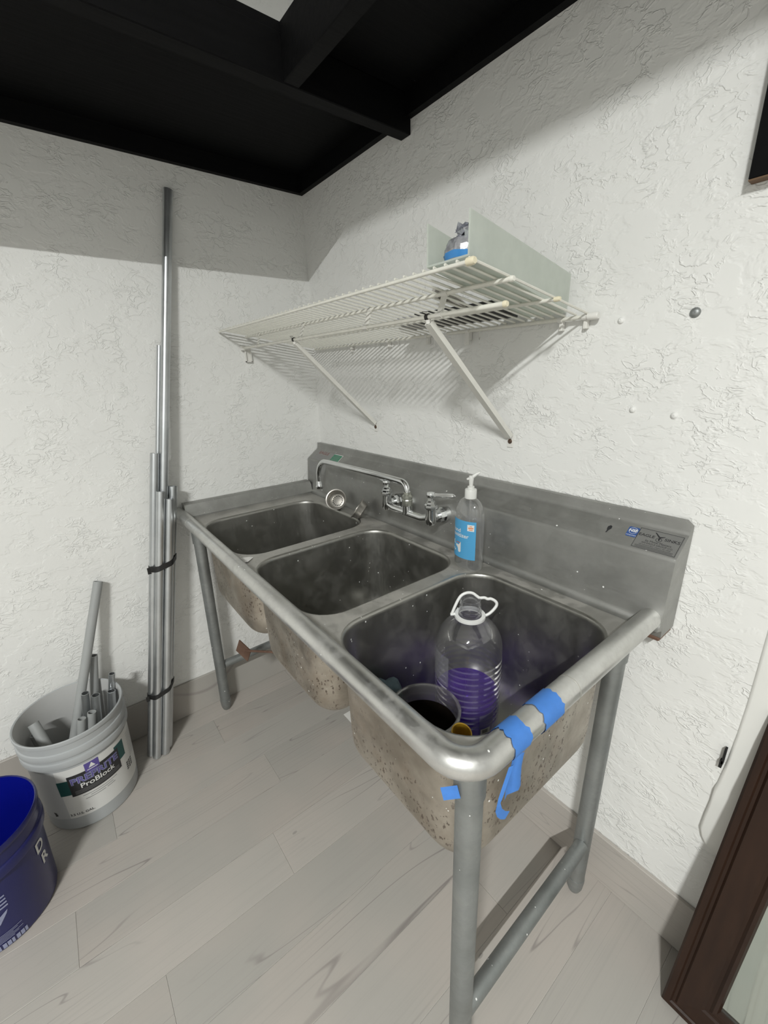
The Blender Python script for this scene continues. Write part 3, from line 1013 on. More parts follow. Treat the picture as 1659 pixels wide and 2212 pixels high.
MB().lathe(pl, jc, 44).build('liquid', 'purple_liquid', jg)
# white neck ring and bail handle
MB().lathe([(0.0265, 0.2835), (0.0345, 0.2835), (0.0352, 0.286), (0.0345, 0.2905), (0.0265, 0.2905), (0.0265, 0.2835)], jc, 36).build('neck_ring', 'white_plastic', jg, True, 30)
ux = Vector((0.618, 0.786, 0)).normalized()          # across the neck
fx = Vector((-0.786, 0.618, 0)).normalized()         # tips back, away from the camera
cn = jc + Vector((0, 0, 0.287))


def hp(u, h, k=0.22):
    return cn + ux * u + fx * (h * k) + Vector((0, 0, h))


path = [hp(-0.040, 0.006), hp(-0.034, 0.020), hp(-0.026, 0.036), hp(-0.018, 0.046), hp(-0.006, 0.051), hp(0.006, 0.050), hp(0.016, 0.043), hp(0.022, 0.039), hp(0.033, 0.039), hp(0.040, 0.036), hp(0.048, 0.036), hp(0.058, 0.030), hp(0.0605, 0.022), hp(0.054, 0.012), hp(0.044, 0.003), hp(0.034, -0.002)]
MB().tube(smooth_path(path), 0.0034, 10).build('bail_handle', 'white_plastic', jg, True, 60)
MB().tube([hp(-0.044, 0.003), hp(-0.033, 0.004)], 0.0035, 10).build('bail_hinge', 'white_plastic', jg)


def jmap(a0):
    def f(x, y, lift=0.0):
        a = a0 + x / JR
        return Vector((jc.x + (JR + 0.0008 + lift) * math.cos(a), jc.y + (JR + 0.0008 + lift) * math.sin(a), jc.z + y))
    return f


jm = jmap(math.radians(-15))
mb = MB()
put_rect(mb, jm, -0.016, 0.018, 0.022, 0.072, 0, 0, 8)
jl = mb.build('label', 'film_label', jg)
mb = MB()
put_rect(mb, jm, -0.012, 0.019, 0.013, 0.034, 0, 0.0006, 6)
mb.build('barcode_panel', 'print_white', jl)
mb = MB()
k = -0.008
rnd = random.Random(5)
while k < 0.006:
    wd = rnd.choice((0.0007, 0.0011, 0.0016))
    put_rect(mb, jm, k, 0.022, k + wd, 0.032, 0, 0.0010, 1)
    k += wd + rnd.choice((0.0007, 0.0011))
mb.build('barcode', 'print_black', jl, False)
jm2 = jmap(math.radians(-112))
mb = MB()
put_rect(mb, jm2, -0.040, 0.135, 0.038, 0.212, 0, 0, 14)
mb.build('back_label', 'film_label', jg)

# ------------------------------------------------------------------ jar, rag and scoop in the right bowl
kc = Vector((1.178, -0.466, BOT + 0.002))
kr = thing('plastic_jar', 'open clear plastic jar with dark dregs beside the jug', 'jar', kc)
KR = 0.072
prof = [(0.001, 0.004), (0.05, 0.002), (0.060, 0.0), (KR - 0.001, 0.006), (KR, 0.014), (KR, 0.125), (KR - 0.002, 0.130), (KR, 0.134), (KR - 0.002, 0.138), (KR - 0.003, 0.152), (KR + 0.0015, 0.154), (KR + 0.0015, 0.157), (KR - 0.003, 0.1585), (KR - 0.005, 0.157), (KR - 0.0045, 0.138), (KR - 0.003, 0.124), (KR - 0.003, 0.014), (0.05, 0.006), (0.001, 0.006)]
MB().lathe(prof, kc, 40).build('jar_body', 'jar_plastic', kr)
MB().lathe([(0.001, 0.007), (KR - 0.0036, 0.012), (KR - 0.0036, 0.115), (KR - 0.005, 0.117), (KR - 0.010, 0.075), (KR - 0.02, 0.032), (0.001, 0.028)], kc, 36).build('dregs', 'dark_dregs', kr)


def kmap(x, y, lift=0.0):
    a = math.radians(15) + x / KR
    return Vector((kc.x + (KR + 0.0006 + lift) * math.cos(a), kc.y + (KR + 0.0006 + lift) * math.sin(a), kc.z + y))


mb = MB()
put_rect(mb, kmap, -0.035, 0.02, 0.05, 0.122, 0, 0, 14)
mb.build('label', 'label_paper', kr)


def blob(name, c, size, mat_, label, cat, seed, amp=0.35, sub=3):
    bm = bmesh.new()
    bmesh.ops.create_icosphere(bm, subdivisions=sub, radius=1.0)
    rn = random.Random(seed)
    dirs = [(Vector((rn.gauss(0, 1), rn.gauss(0, 1), rn.gauss(0, 1))).normalized(), rn.uniform(2, 7), rn.uniform(0, 6)) for _ in range(9)]
    for v in bm.verts:
        h = sum(math.sin(v.co.dot(d) * f_ + p_) for d, f_, p_ in dirs) / 9
        v.co *= 1 + amp * h * 2
        v.co = Vector((v.co.x * size[0], v.co.y * size[1], v.co.z * size[2]))
    zmin = min(v.co.z for v in bm.verts)
    me = bpy.data.meshes.new(name)
    for v in bm.verts:
        v.co.z -= zmin
    bm.to_mesh(me)
    bm.free()
    me.materials.append(MATS[mat_])
    me.polygons.foreach_set('use_smooth', [True] * len(me.polygons))
    o = bpy.data.objects.new(name, me)
    COL.objects.link(o)
    o.location = c
    ORG[o.name] = Vector(c)
    if label:
        tag(o, label, cat)
    return o


blob('rag', (1.074, -0.480, BOT + 0.004), (0.026, 0.034, 0.078), 'rag', 'crumpled blue-grey rag stuffed between the jar and the rim', 'rag', 11)
sc_c = Vector((1.270, -0.470, BOT + 0.003))
sct = thing('scoop', 'yellow plastic scoop standing in front of the jar', 'scoop', sc_c)
q = Vector((0.10, -0.06, 0.9)).normalized().to_track_quat('Z', 'Y').to_matrix()
MB().lathe([(0.001, 0.004), (0.012, 0.002), (0.0155, 0.010), (0.0165, 0.10), (0.0195, 0.190), (0.0205, 0.191), (0.0205, 0.195), (0.0180, 0.195), (0.0150, 0.10), (0.0135, 0.014), (0.001, 0.010)], sc_c, 26, M=q, sx=0.9).build('cup', 'yellow_plastic', sct)
hb = sc_c + q @ Vector((-0.014, -0.012, 0.185))
MB().tube([hb, hb + Vector((-0.008, -0.012, 0.004)), hb + Vector((-0.02, -0.03, 0.002))], [0.006, 0.0055, 0.005], 10).build('handle', 'yellow_plastic', sct)


# ------------------------------------------------------------------ painter's tape
def tape_band(y0, y1, a0, a1, label, ragged=0.003, seed=0):
    rn = random.Random(seed)
    mb = MB()
    n1, n2 = 22, 6
    vs, fs = [], []
    for i in range(n1 + 1):
        a = a0 + (a1 - a0) * i / n1
        for j in range(n2 + 1):
            y = y0 + (y1 - y0) * j / n2 + 0.012 * (i / n1) * 0.6 + (rn.uniform(-ragged, ragged) if j in (0, n2) else 0)
            r = RR + 0.0010 + rn.uniform(0, 0.0003)
            vs.append((RXc + r * math.cos(a), y, RZc + r * math.sin(a)))
    for i in range(n1):
        for j in range(n2):
            p = i * (n2 + 1) + j
            fs.append((p, p + 1, p + n2 + 2, p + n2 + 1))
    mb.add(vs, fs)
    return tag(mb.build('painter_tape', 'tape_blue'), label, 'tape', "blue painter's tape on the sink")


tape_band(-0.490, -0.441, math.radians(-75), math.radians(205), "wide band of blue painter's tape wrapped over the right rim", seed=1)
tape_band(-0.560, -0.524, math.radians(-80), math.radians(200), "band of blue painter's tape near the rim corner, above a hanging tail", seed=2)
# hanging tail, folded
mb = MB()
vs, fs = [], []
tl = [(1.4420, -0.541, 0.8745, 0.030), (1.4410, -0.543, 0.860, 0.030), (1.4400, -0.545, 0.842, 0.033), (1.4395, -0.545, 0.822, 0.036), (1.4400, -0.545, 0.804, 0.038)]
for px_, py_, pz_, wd in tl:
    for j in range(5):
        f_ = j / 4 - 0.5
        vs.append((px_ + 0.003 * math.sin(f_ * 6), py_ + wd * f_ * 0.95, pz_))
for i in range(len(tl) - 1):
    for j in range(4):
        p = i * 5 + j
        fs.append((p, p + 1, p + 6, p + 5))
mb.add(vs, fs)
# thin twisted strip below the tail
st = [(1.441, -0.556, 0.862), (1.441, -0.566, 0.840), (1.4415, -0.575, 0.822), (1.442, -0.581, 0.808), (1.4425, -0.577, 0.795), (1.443, -0.569, 0.784), (1.4435, -0.559, 0.776)]
vs, fs = [], []
for i, p_ in enumerate(st):
    wv = Vector((0.001, 0.004, 0.0)) if i < 3 else Vector((0.001, 0.0035, 0.006))
    vs += [Vector(p_) - wv, Vector(p_) + wv]
    if i:
        fs.append((2 * i - 2, 2 * i - 1, 2 * i + 1, 2 * i))
mb.add(vs, fs)
tag(mb.build('painter_tape', 'tape_blue', None, True, 60), "torn tail of blue painter's tape hanging below the right rim", 'tape', "blue painter's tape on the sink")
mb = MB()
c_ = Vector((1.3895, -0.6125, 0.809))
u_ = Vector((0.70, 0.52, 0.42)).normalized()
v_ = Vector((-0.25, -0.10, 1)).normalized()
g_ = []
for i in range(5):
    for j in range(4):
        a, b = (i / 4 - 0.5), (j / 3 - 0.5)
        g_.append(c_ + u_ * a * 0.026 + v_ * b * 0.022 + Vector((0.5, 0.85, 0)).normalized() * (-0.004 * a * a * 4))
mb.add(g_, [(i * 4 + j, i * 4 + j + 1, i * 4 + j + 5, i * 4 + j + 4) for i in range(4) for j in range(3)])
tag(mb.build('painter_tape', 'tape_blue'), "small square of blue painter's tape at the top of the near leg", 'tape', "blue painter's tape on the sink")

# paper flakes
mb = MB()
mb.loft([[(0.540, -0.606, DK + 0.0012), (0.580, -0.606, DK + 0.0014), (0.585, -0.590, DK + 0.0022), (0.576, -0.578, DK + 0.003), (0.565, -0.566, DK + 0.002), (0.553, -0.574, DK + 0.002)],
         [(0.540, -0.606, DK + 0.0018), (0.580, -0.606, DK + 0.002), (0.585, -0.590, DK + 0.0028), (0.576, -0.578, DK + 0.0036), (0.565, -0.566, DK + 0.0026), (0.553, -0.574, DK + 0.0026)]], 0, True)
tag(mb.build('paper_scrap', 'paper', None, False), 'torn white paint flake lying on the sink deck between bowls', 'scrap')
mb = MB().box((0.435, -0.232, 0.0005), (0.53, -0.165, 0.0016))
tag(mb.build('paper_scrap', 'paper', None, False), 'white paper card lying on the floor under the sink', 'scrap')

# ------------------------------------------------------------------ wire shelf
SH = thing('wire_shelf', 'white wire shelf with a hanging rod on diagonal braces above the sink', 'shelf', (0.6, -0.2, 1.47))
rods = {'A': (-0.389, 1.528), 'B': (-0.290, 1.513), 'D': (-0.145, 1.493), 'E': (-0.0155, 1.470), 'C': (-0.304, 1.474)}
X0, X1 = 0.008, 1.200


def deckz(y):
    return 1.470 + (1.528 - 1.470) * (y + 0.0155) / (-0.389 + 0.0155)


for k, (y, z) in rods.items():
    r = {'A': 0.0036, 'B': 0.0042, 'C': 0.0048, 'D': 0.0036, 'E': 0.0044}[k]
    if k == 'E':
        MB().tube([(0.04, y, z), (0.72, y, z)], r, 12).build('rod', 'wire_white', SH)
        MB().tube([(0.79, y, z), (1.205, y, z)], r, 12).build('rod', 'wire_white', SH)
    else:
        MB().tube([(X0 if k != 'D' else 0.3, y, z), ((X0 + X1) / 2, y, z), (X1, y, z)], r, 12).build('rod', 'wire_white', SH)
for k, m_, r, L_ in (('A', 'cap_cream', 0.0062, 0.012), ('D', 'cap_cream', 0.0046, 0.009), ('C', 'cap_cream', 0.0056, 0.004), ('B', 'wire_white', 0.0052, 0.004)):
    y, z = rods[k]
    MB().tube([(X1 - L_, y, z), (X1, y, z), (X1 + 0.003, y, z)], [r, r, r * 0.75], 14).build('end_cap', m_, SH)
# E's fat end cap and wall clip
MB().tube([(1.192, -0.0155, 1.470), (1.212, -0.0155, 1.470), (1.214, -0.0155, 1.470)], [0.0072, 0.0075, 0.006], 16).build('end_cap', 'clip_white', SH)
# cross wires, one inch apart
nw = 47
wire_me = None
OFF = 0.0062
for i in range(nw):
    xw = 0.022 + 0.0254 * i
    if xw > X1 - 0.004:
        break
    if 0.73 < xw < 0.785 and False:
        continue
    if wire_me is None:
        pts = [(0, -0.389, 1.528 + OFF - 0.0005), (0, -0.29, deckz(-0.29) + OFF), (0, -0.145, deckz(-0.145) + OFF), (0, -0.0155, 1.470 + OFF - 0.0004)]
        o = MB().tube([(xw, y, z) for _, y, z in pts], 0.0023, 6).build('wire', 'wire_white', SH)
        wire_me = o.data
        wx0 = xw
    else:
        o = bpy.data.objects.new('wire', wire_me)
        COL.objects.link(o)
        o.parent = SH
        o.location = (xw - wx0, 0, 0)
# flat ties carrying the hang rod
for xt in (0.1385, 0.4663, 0.8002, 1.045):
    yb, zb = rods['B']
    yc, zc = rods['C']
    d_ = Vector((0, yc - yb, zc - zb))
    nn = Vector((0, d_.z, -d_.y)).normalized()
    c_ = Vector((xt, (yb + yc) / 2, (zb + zc) / 2))
    MB().obox(c_, (0.0075, 0, 0), d_ * 0.5, nn * 0.0012).tube([(xt - 0.0078, yc, zc), (xt + 0.0078, yc, zc)], 0.0062, 12).tube([(xt - 0.0078, yb, zb), (xt + 0.0078, yb, zb)], 0.0058, 12).build('rod_hanger', 'brace_white', SH, True, 30)
# diagonal braces to the wall
for xb, zw, yb_ in ((0.425, 1.196, 0), (1.012, 1.204, 0)):
    yc, zc = rods['C']
    T_ = Vector((xb, yc + 0.003, zc - 0.010))
    B_ = Vector((xb, -0.008, zw))
    d_ = (B_ - T_).normalized()
    nn = Vector((1, 0, 0)).cross(d_).normalized()
    hw, dp = 0.0085, 0.006
    sec = [(-hw, dp), (-hw, -dp), (hw, -dp), (hw, dp), (hw - 0.0018, dp), (hw - 0.0018, -dp + 0.0018), (-hw + 0.0018, -dp + 0.0018), (-hw + 0.0018, dp)]
    br = MB().loft([[P_ + Vector((1, 0, 0)) * a + nn * b for a, b in sec] for P_ in (T_, B_)], 0, True).build('brace', 'brace_white', SH, False)
    MB().box((xb - 0.009, -0.0035, zw - 0.030), (xb + 0.009, -0.0008, zw + 0.004), bevel=0.0008).build('foot_plate', 'clip_white', br, False)
    M = Matrix.Rotation(PI / 2, 3, 'X')
    MB().lathe([(0.0062, 0.0), (0.0062, 0.0015), (0.0045, 0.0032), (0.0022, 0.0030), (0.0002, 0.0022)], (xb, -0.0034, zw - 0.014), 18, M=M).build('screw', 'screw_dark', br)
    # dark wire tie where the brace hooks the rod
    MB().tube([(xb - 0.004, yc, zc), (xb + 0.004, yc, zc)], 0.0066, 14, hollow=0.78).build('wire_tie', 'black_band', br)
    MB().tube([(xb - 0.001, yc - 0.006, zc + 0.004), (xb - 0.006, yc - 0.010, zc + 0.010), (xb + 0.002, yc - 0.004, zc + 0.009)], 0.0008, 6).build('wire_tie', 'black_band', br)
    MB().tube([(xb, yc + 0.002, zc - 0.012), (xb, yc, zc - 0.0045)], 0.005, 10).build('hook', 'clip_white', br)
# end bracket on the left wall
eb = MB().box((0.0008, -0.302, 1.424), (0.004, -0.278, 1.484), bevel=0.001)
eb.box((0.004, -0.302, 1.424), (0.012, -0.299, 1.462)).box((0.004, -0.281, 1.424), (0.012, -0.278, 1.462)).box((0.004, -0.302, 1.424), (0.012, -0.278, 1.427))
eb.box((0.004, -0.316, 1.466), (0.016, -0.288, 1.482))
eb.build('end_bracket', 'clip_white', SH, False)
# wall clips on the back rod
for xc in (0.30, 0.52, 0.705, 0.865, 1.13, 1.185):
    MB().box((xc - 0.004, -0.013, 1.447), (xc + 0.004, -0.0008, 1.476), bevel=0.001).tube([(xc - 0.005, -0.0155, 1.470), (xc + 0.005, -0.0155, 1.470)], 0.0062, 12).build('wall_clip', 'clip_white', SH, False)
MB().box((0.865 - 0.007, -0.020, 1.435), (0.865 + 0.007, -0.014, 1.468), bevel=0.001).build('wall_clip', 'clip_white', SH, False)
MB().tube([(0.905, -0.0155, 1.466), (0.905, -0.018, 1.452), (0.905, -0.0155, 1.447), (0.905, -0.012, 1.452)], 0.0016, 8).build('hook', 'clip_white', SH)

# acrylic tray on the shelf: floor and two upright sides in one U
WT = OFF + 0.0022


def onshelf(x, y, h=0.0):
    return Vector((x, y, deckz(y) + WT + h))


tf, tb = -0.388, -0.030
xr = lambda y: 1.187 + (1.150 - 1.187) * (y - tf) / (tb - tf)
xl = lambda y: 1.100 + (1.058 - 1.100) * (y - tf) / (tb - tf)
at_ = thing('acrylic_tray', 'U-shaped frosted greenish acrylic tray on the right end of the shelf', 'tray', onshelf(1.12, -0.2))
TK = 0.003


def sheet(pts, nvec, name):
    nv = Vector(nvec).normalized() * TK
    MB().loft([[p for p in pts], [p + nv for p in pts]], 0, True).build(name, 'frosted_acrylic', at_, False)


rp = [onshelf(xr(tf), tf, 0.0005), onshelf(xr(tb - 0.03), tb - 0.03, 0.0005), onshelf(xr(tb - 0.008), tb - 0.008, 0.004), onshelf(xr(tb), tb, 0.016), onshelf(xr(tb), tb, 0.073), onshelf(xr(tf), tf, 0.062)]
sheet(rp, (1, 0.1, 0), 'side_panel')
lp_ = [onshelf(xl(tf), tf, 0.0005), onshelf(xl(tb), tb, 0.0005), onshelf(xl(tb), tb, 0.064), onshelf(xl(tf), tf, 0.064)]
sheet(lp_, (-1, -0.1, 0), 'side_panel')
fp = [onshelf(xl(tf), tf, 0.0002), onshelf(xr(tf), tf, 0.0002), onshelf(xr(tb), tb, 0.0002), onshelf(xl(tb), tb, 0.0002)]
sheet(fp, (0, 0.15, 1), 'bottom_panel')

# crumpled foil packet inside the tray
pk = thing('foil_packet', 'crumpled silver packet with a blue band in the acrylic tray', 'packet', onshelf(1.148, -0.362, TK + 0.001))
pb = MB()
rn = random.Random(21)
rings_ = []
for k, (h, rx, ry) in enumerate(((0.0, 0.016, 0.010), (0.004, 0.028, 0.017), (0.014, 0.030, 0.019), (0.022, 0.029, 0.018), (0.030, 0.026, 0.015), (0.036, 0.024, 0.010))):
    ring = []
    for j in range(18):
        a = 2 * PI * j / 18
        jt = 1 + rn.uniform(-0.10, 0.10) * (k > 1)
        ring.append(onshelf(1.146 + rx * jt * math.cos(a), -0.360 + ry * jt * math.sin(a), TK + 0.0015 + h + rn.uniform(-0.0015, 0.0015) * (k > 1)))
    rings_.append(ring)
pb.loft(rings_, 0, True)
pb.build('pouch', 'foil', pk, True, 20)
MB().loft([[p + (p - onshelf(1.146, -0.360, TK)) * 0.03 for p in rings_[1]], [p + (p - onshelf(1.146, -0.360, TK)) * 0.03 for p in rings_[2]]]).build('band', 'foil_blue', pk, True, 60)
cr = MB()
for k in range(9):
    a = rn.uniform(0, 2 * PI)
    c_ = onshelf(1.152 + rn.uniform(-0.014, 0.014), -0.360 + rn.uniform(-0.006, 0.006), TK + 0.043 + rn.uniform(-0.004, 0.006))
    u_ = Vector((math.cos(a), math.sin(a), rn.uniform(-0.6, 0.6))).normalized() * rn.uniform(0.008, 0.014)
    v_ = Vector((rn.uniform(-1, 1), rn.uniform(-0.4, 0.4), 1)).normalized() * rn.uniform(0.006, 0.011)
    w_ = u_.cross(v_).normalized() * 0.0035
    cr.add([c_ - u_ - v_, c_ + u_ - v_ * 0.6 + w_, c_ + u_ * 0.6 + v_, c_ - u_ * 0.8 + v_ * 0.7 - w_, c_ + w_ * 1.6], [(0, 1, 4), (1, 2, 4), (2, 3, 4), (3, 0, 4)])
cr.build('crumpled_top', 'foil', pk, False)

# flat black box with holes near the wall, lying on the shelf
bb_ = thing('perforated_box', 'flat black perforated plastic case lying on the shelf wires', 'case', onshelf(0.88, -0.09))
vb_ = [onshelf(xx, yy, hh) for hh in (0.0005, 0.020) for xx, yy in ((0.78, -0.130), (1.048, -0.124), (1.040, -0.045), (0.78, -0.050))]
MB().add(vb_, [(3, 2, 1, 0), (4, 5, 6, 7), (0, 1, 5, 4), (1, 2, 6, 5), (2, 3, 7, 6), (3, 0, 4, 7)]).build('case', 'black_plastic', bb_, False)
vb_ = [onshelf(xx, yy, hh) for hh in (0.0008, 0.018) for xx, yy in ((0.70, -0.122), (0.7795, -0.128), (0.7795, -0.052), (0.70, -0.055))]
MB().add(vb_, [(3, 2, 1, 0), (4, 5, 6, 7), (0, 1, 5, 4), (1, 2, 6, 5), (2, 3, 7, 6), (3, 0, 4, 7)]).build('grey_end', 'grey_plastic', bb_, False)

# small metal clamp lying on the wires behind the hang rod
cl = thing('metal_clamp', 'small grey metal clamp lying on the shelf wires near the right brace', 'clamp', onshelf(0.985, -0.2))
pa, pb2 = Vector((1.002, -0.272, 0)), Vector((0.972, -0.150, 0))
mb = MB()
for s_ in (-1, 1):
    pts = []
    for k in range(7):
        f_ = k / 6
        p_ = pa.lerp(pb2, f_)
        side = s_ * (0.004 + 0.009 * math.sin(f_ * 3.0))
        pts.append(onshelf(p_.x + side, p_.y, 0.0068))
    mb.tube(pts, [0.0065, 0.0062, 0.006, 0.0055, 0.005, 0.0045, 0.004], 8)
mb.build('jaw', 'strainer_steel', cl)
pv = onshelf(0.992, -0.232, 0.0)
MB().lathe([(0.013, 0.0012), (0.013, 0.012), (0.006, 0.015), (0.001, 0.015)], pv, 18, cap=False).build('pivot', 'strainer_steel', cl)
MB().tube([onshelf(0.958 + 0.010 * math.cos(a), -0.142 + 0.010 * math.sin(a), 0.004) for a in [2 * PI * k / 14 for k in range(15)]], 0.0016, 8).build('ring', 'chrome', cl)

# ------------------------------------------------------------------ conduit bundle leaning in the corner
BASE = Vector((0.141, -0.882, 0))
SLX, SLY = -0.0575, 0.2015
bund = [  # u (along Y), v (away from wall), radius, top height, label
    (0.0, -0.0128, 0.0146, 1.942, 'tallest galvanized conduit of the strapped bundle against the left wall'),
    (-0.0150, -0.0345, 0.0085, 1.478, 'thin galvanized conduit, second tallest of the strapped bundle'),
    (-0.0298, -0.0128, 0.0146, 1.130, 'galvanized conduit of the strapped bundle, third tallest'),
    (-0.0149, 0.0130, 0.0146, 1.003, 'short galvanized conduit in front of the strapped bundle, left of its twin'),
    (0.0149, 0.0130, 0.0146, 0.972, 'shortest galvanized conduit in front of the strapped bundle'),
    (0.0298, -0.0128, 0.0146, 1.008, 'short galvanized conduit of the strapped bundle, nearest the sink rim'),
]


def bp(u, v, z):
    return Vector((BASE.x + v + SLX * z, BASE.y + u + SLY * z, z))


for u, v, r, top, lb in bund:
    z0_ = 0.003
    mb = MB().tube([bp(u, v, z0_), bp(u, v, top * 0.5), bp(u, v, top)], r, 20, hollow=0.88)
    tag(mb.build('conduit', 'conduit', None, True, 50), lb, 'pipe', 'conduits strapped together in the corner')


def strap(zc, hgt, label, bow):
    hull = []
    outl = [(-0.0298, -0.0128), (-0.0149, 0.0130), (0.0149, 0.0130), (0.0298, -0.0128), (0.0, -0.0128), (-0.0150, -0.0345)]
    pts = []
    for u, v, r in ((-0.0298, -0.0128, 0.0146), (-0.0149, 0.0130, 0.0146), (0.0149, 0.0130, 0.0146), (0.0298, -0.0128, 0.0146), (-0.0150, -0.0345, 0.0085)):
        for k in range(24):
            a = 2 * PI * k / 24
            pts.append((u + (r + 0.0006) * math.cos(a), v + (r + 0.0006) * math.sin(a)))
    pts = sorted(set(pts))

    def half(ps):
        h = []
        for p in ps:
            while len(h) > 1 and (h[-1][0] - h[-2][0]) * (p[1] - h[-2][1]) - (h[-1][1] - h[-2][1]) * (p[0] - h[-2][0]) <= 0:
                h.pop()
            h.append(p)
        return h
    hull = half(pts)[:-1] + half(pts[::-1])[:-1]
    rings_ = []
    for off, dz in ((0.0, -hgt / 2), (0.0015, -hgt / 2), (0.0015, hgt / 2), (0.0, hgt / 2), (0.0, -hgt / 2)):
        ring = []
        for u, v in hull:
            l_ = math.hypot(u, v)
            ring.append(bp(u * (1 + off / l_), v * (1 + off / l_), zc + dz + bow * u))
        rings_.append(ring)
    t = thing('cable_strap', label, 'strap', bp(0, 0, zc), 'straps around the conduit bundle')
    MB().loft(rings_).build('band', 'strap_black', t, True, 40)
    e = bp(-0.047, 0.006, zc + bow * -0.047)
    MB().obox(e, (0.001, 0, 0), (0, 0.0055, 0), (0, 0, hgt * 0.6)).build('tail', 'strap_black', t, False)


strap(0.742, 0.020, 'black strap around the conduit bundle at rim height', 0.25)
strap(0.262, 0.017, 'black strap around the conduit bundle near the floor', 0.30)

# ------------------------------------------------------------------ grey paint bucket
gc = Vector((0.172, -1.096, 0.0))
gb = thing('paint_bucket', 'grey plastic paint bucket with a white printed label, full of conduit offcuts', 'bucket', gc)
GH = 0.362


def gr(z):
    return 0.131 + 0.0105 * z / GH


prof = [(0.001, 0.006), (0.118, 0.006), (0.124, 0.001), (gr(0) - 0.001, 0.003), (gr(0.01), 0.012), (gr(0.25), 0.25), (gr(0.262), 0.262),
        (0.1465, 0.264), (0.1475, 0.268), (0.1475, 0.281), (0.1465, 0.285), (0.1425, 0.287), (0.1425, 0.296), (0.1475, 0.298), (0.1485, 0.302), (0.1485, 0.316), (0.1475, 0.320), (0.1440, 0.322), (0.1450, 0.345), (0.1485, 0.347), (0.1495, 0.352), (0.1490, 0.360), (0.1465, GH), (0.1430, 0.360)]
inner = [(0.1425, 0.352), (gr(0.25) - 0.0025, 0.25), (gr(0.02) - 0.003, 0.016), (0.12, 0.009), (0.001, 0.009)]
mb = MB().lathe(prof, gc, 56, mi=0)
mb.lathe([prof[-1]] + inner, gc, 56, mi=1)
mb.build('bucket_body', ['bucket_grey', 'bucket_inside'], gb, True, 40)
toC = math.atan2(CAM.y - gc.y, CAM.x - gc.x)


def gmap(a0):
    def f(x, y, lift=0.0):
        r = gr(y) + 0.0007 + lift
        a = a0 + x / 0.136
        return Vector((gc.x + r * math.cos(a), gc.y + r * math.sin(a), gc.z + y))
    return f


gm = gmap(toC - 0.02)
mb = MB()
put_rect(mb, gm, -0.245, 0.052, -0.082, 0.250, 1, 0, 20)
put_rect(mb, gm, -0.082, 0.052, 0.215, 0.250, 0, 0, 34)
lab = mb.build('label', ['label_paper', 'label_shade'], gb)


def skew(m_, k):
    return lambda x, y, lift=0.0: m_(x, y + k * x, lift)


gs_ = skew(gm, 0.0)
mb = MB()
put_rect(mb, gs_, -0.085, 0.150, -0.030, 0.208, 0, 0.0004, 8)
put_rect(mb, gs_, 0.080, 0.168, 0.118, 0.232, 0, 0.0004, 6)
put_rect(mb, gs_, -0.055, 0.140, 0.092, 0.222, 1, 0.0007, 18)
put_rect(mb, gs_, -0.006, 0.214, 0.032, 0.247, 2, 0.0010, 6)
put_rect(mb, gs_, 0.002, 0.208, 0.024, 0.216, 2, 0.0010, 6)
mb.build('label_panel', ['print_teal', 'print_black', 'print_purple'], lab)
mb = MB()
put_text(mb, gs_, 'PREPRITE', 0.018, 0.197, 0.033, 0, 0.0013, bold=0.0016, xs=1.0)
put_text(mb, gs_, 'PREPRITE', 0.018, 0.197, 0.033, 1, 0.0017, bold=0.0, xs=1.0)
put_text(mb, gs_, 'ProBlock', 0.020, 0.172, 0.026, 2, 0.0013, bold=0.0004)
for k in range(3):
    put_rect(mb, gs_, -0.045, 0.157 - k * 0.005, 0.084, 0.1582 - k * 0.005, 3, 0.0012, 10)
put_poly(mb, gs_, [(0.004, 0.226), (0.022, 0.226), (0.013, 0.243)], 2, 0.0014)
put_rect(mb, gs_, -0.001, 0.219, 0.027, 0.2215, 2, 0.0014, 3)
mb.build('lettering', ['print_pale_blue', 'print_purple', 'print_white', 'print_grey'], lab, False)
mb = MB()
for k, (xa, xb_, yy) in enumerate(((-0.03, 0.07, 0.130), (-0.01, 0.055, 0.122), (-0.025, 0.03, 0.114), (0.035, 0.06, 0.114))):
    put_rect(mb, gs_, xa, yy, xb_, yy + 0.002, 0, 0.0006, 8)
for k in range(11):
    put_rect(mb, gs_, 0.140, 0.225 - k * 0.009, 0.205 - (k % 3) * 0.008, 0.2262 - k * 0.009, 0, 0.0006, 6)
for k in range(4):
    for j in range(3):
        put_rect(mb, gs_, 0.112 + j * 0.011, 0.126 - k * 0.0085, 0.120 + j * 0.011, 0.131 - k * 0.0085, 1, 0.0006, 1)
put_text(mb, gs_, '3.5 U.S. GAL.', -0.045, 0.066, 0.0125, 1, 0.0006, bold=0.0002)
put_poly(mb, gs_, [(-0.128, 0.062), (-0.118, 0.066), (-0.121, 0.078), (-0.131, 0.080), (-0.127, 0.071)], 1, 0.0006)
mb.build('small_print', ['print_grey', 'print_black'], lab, False)

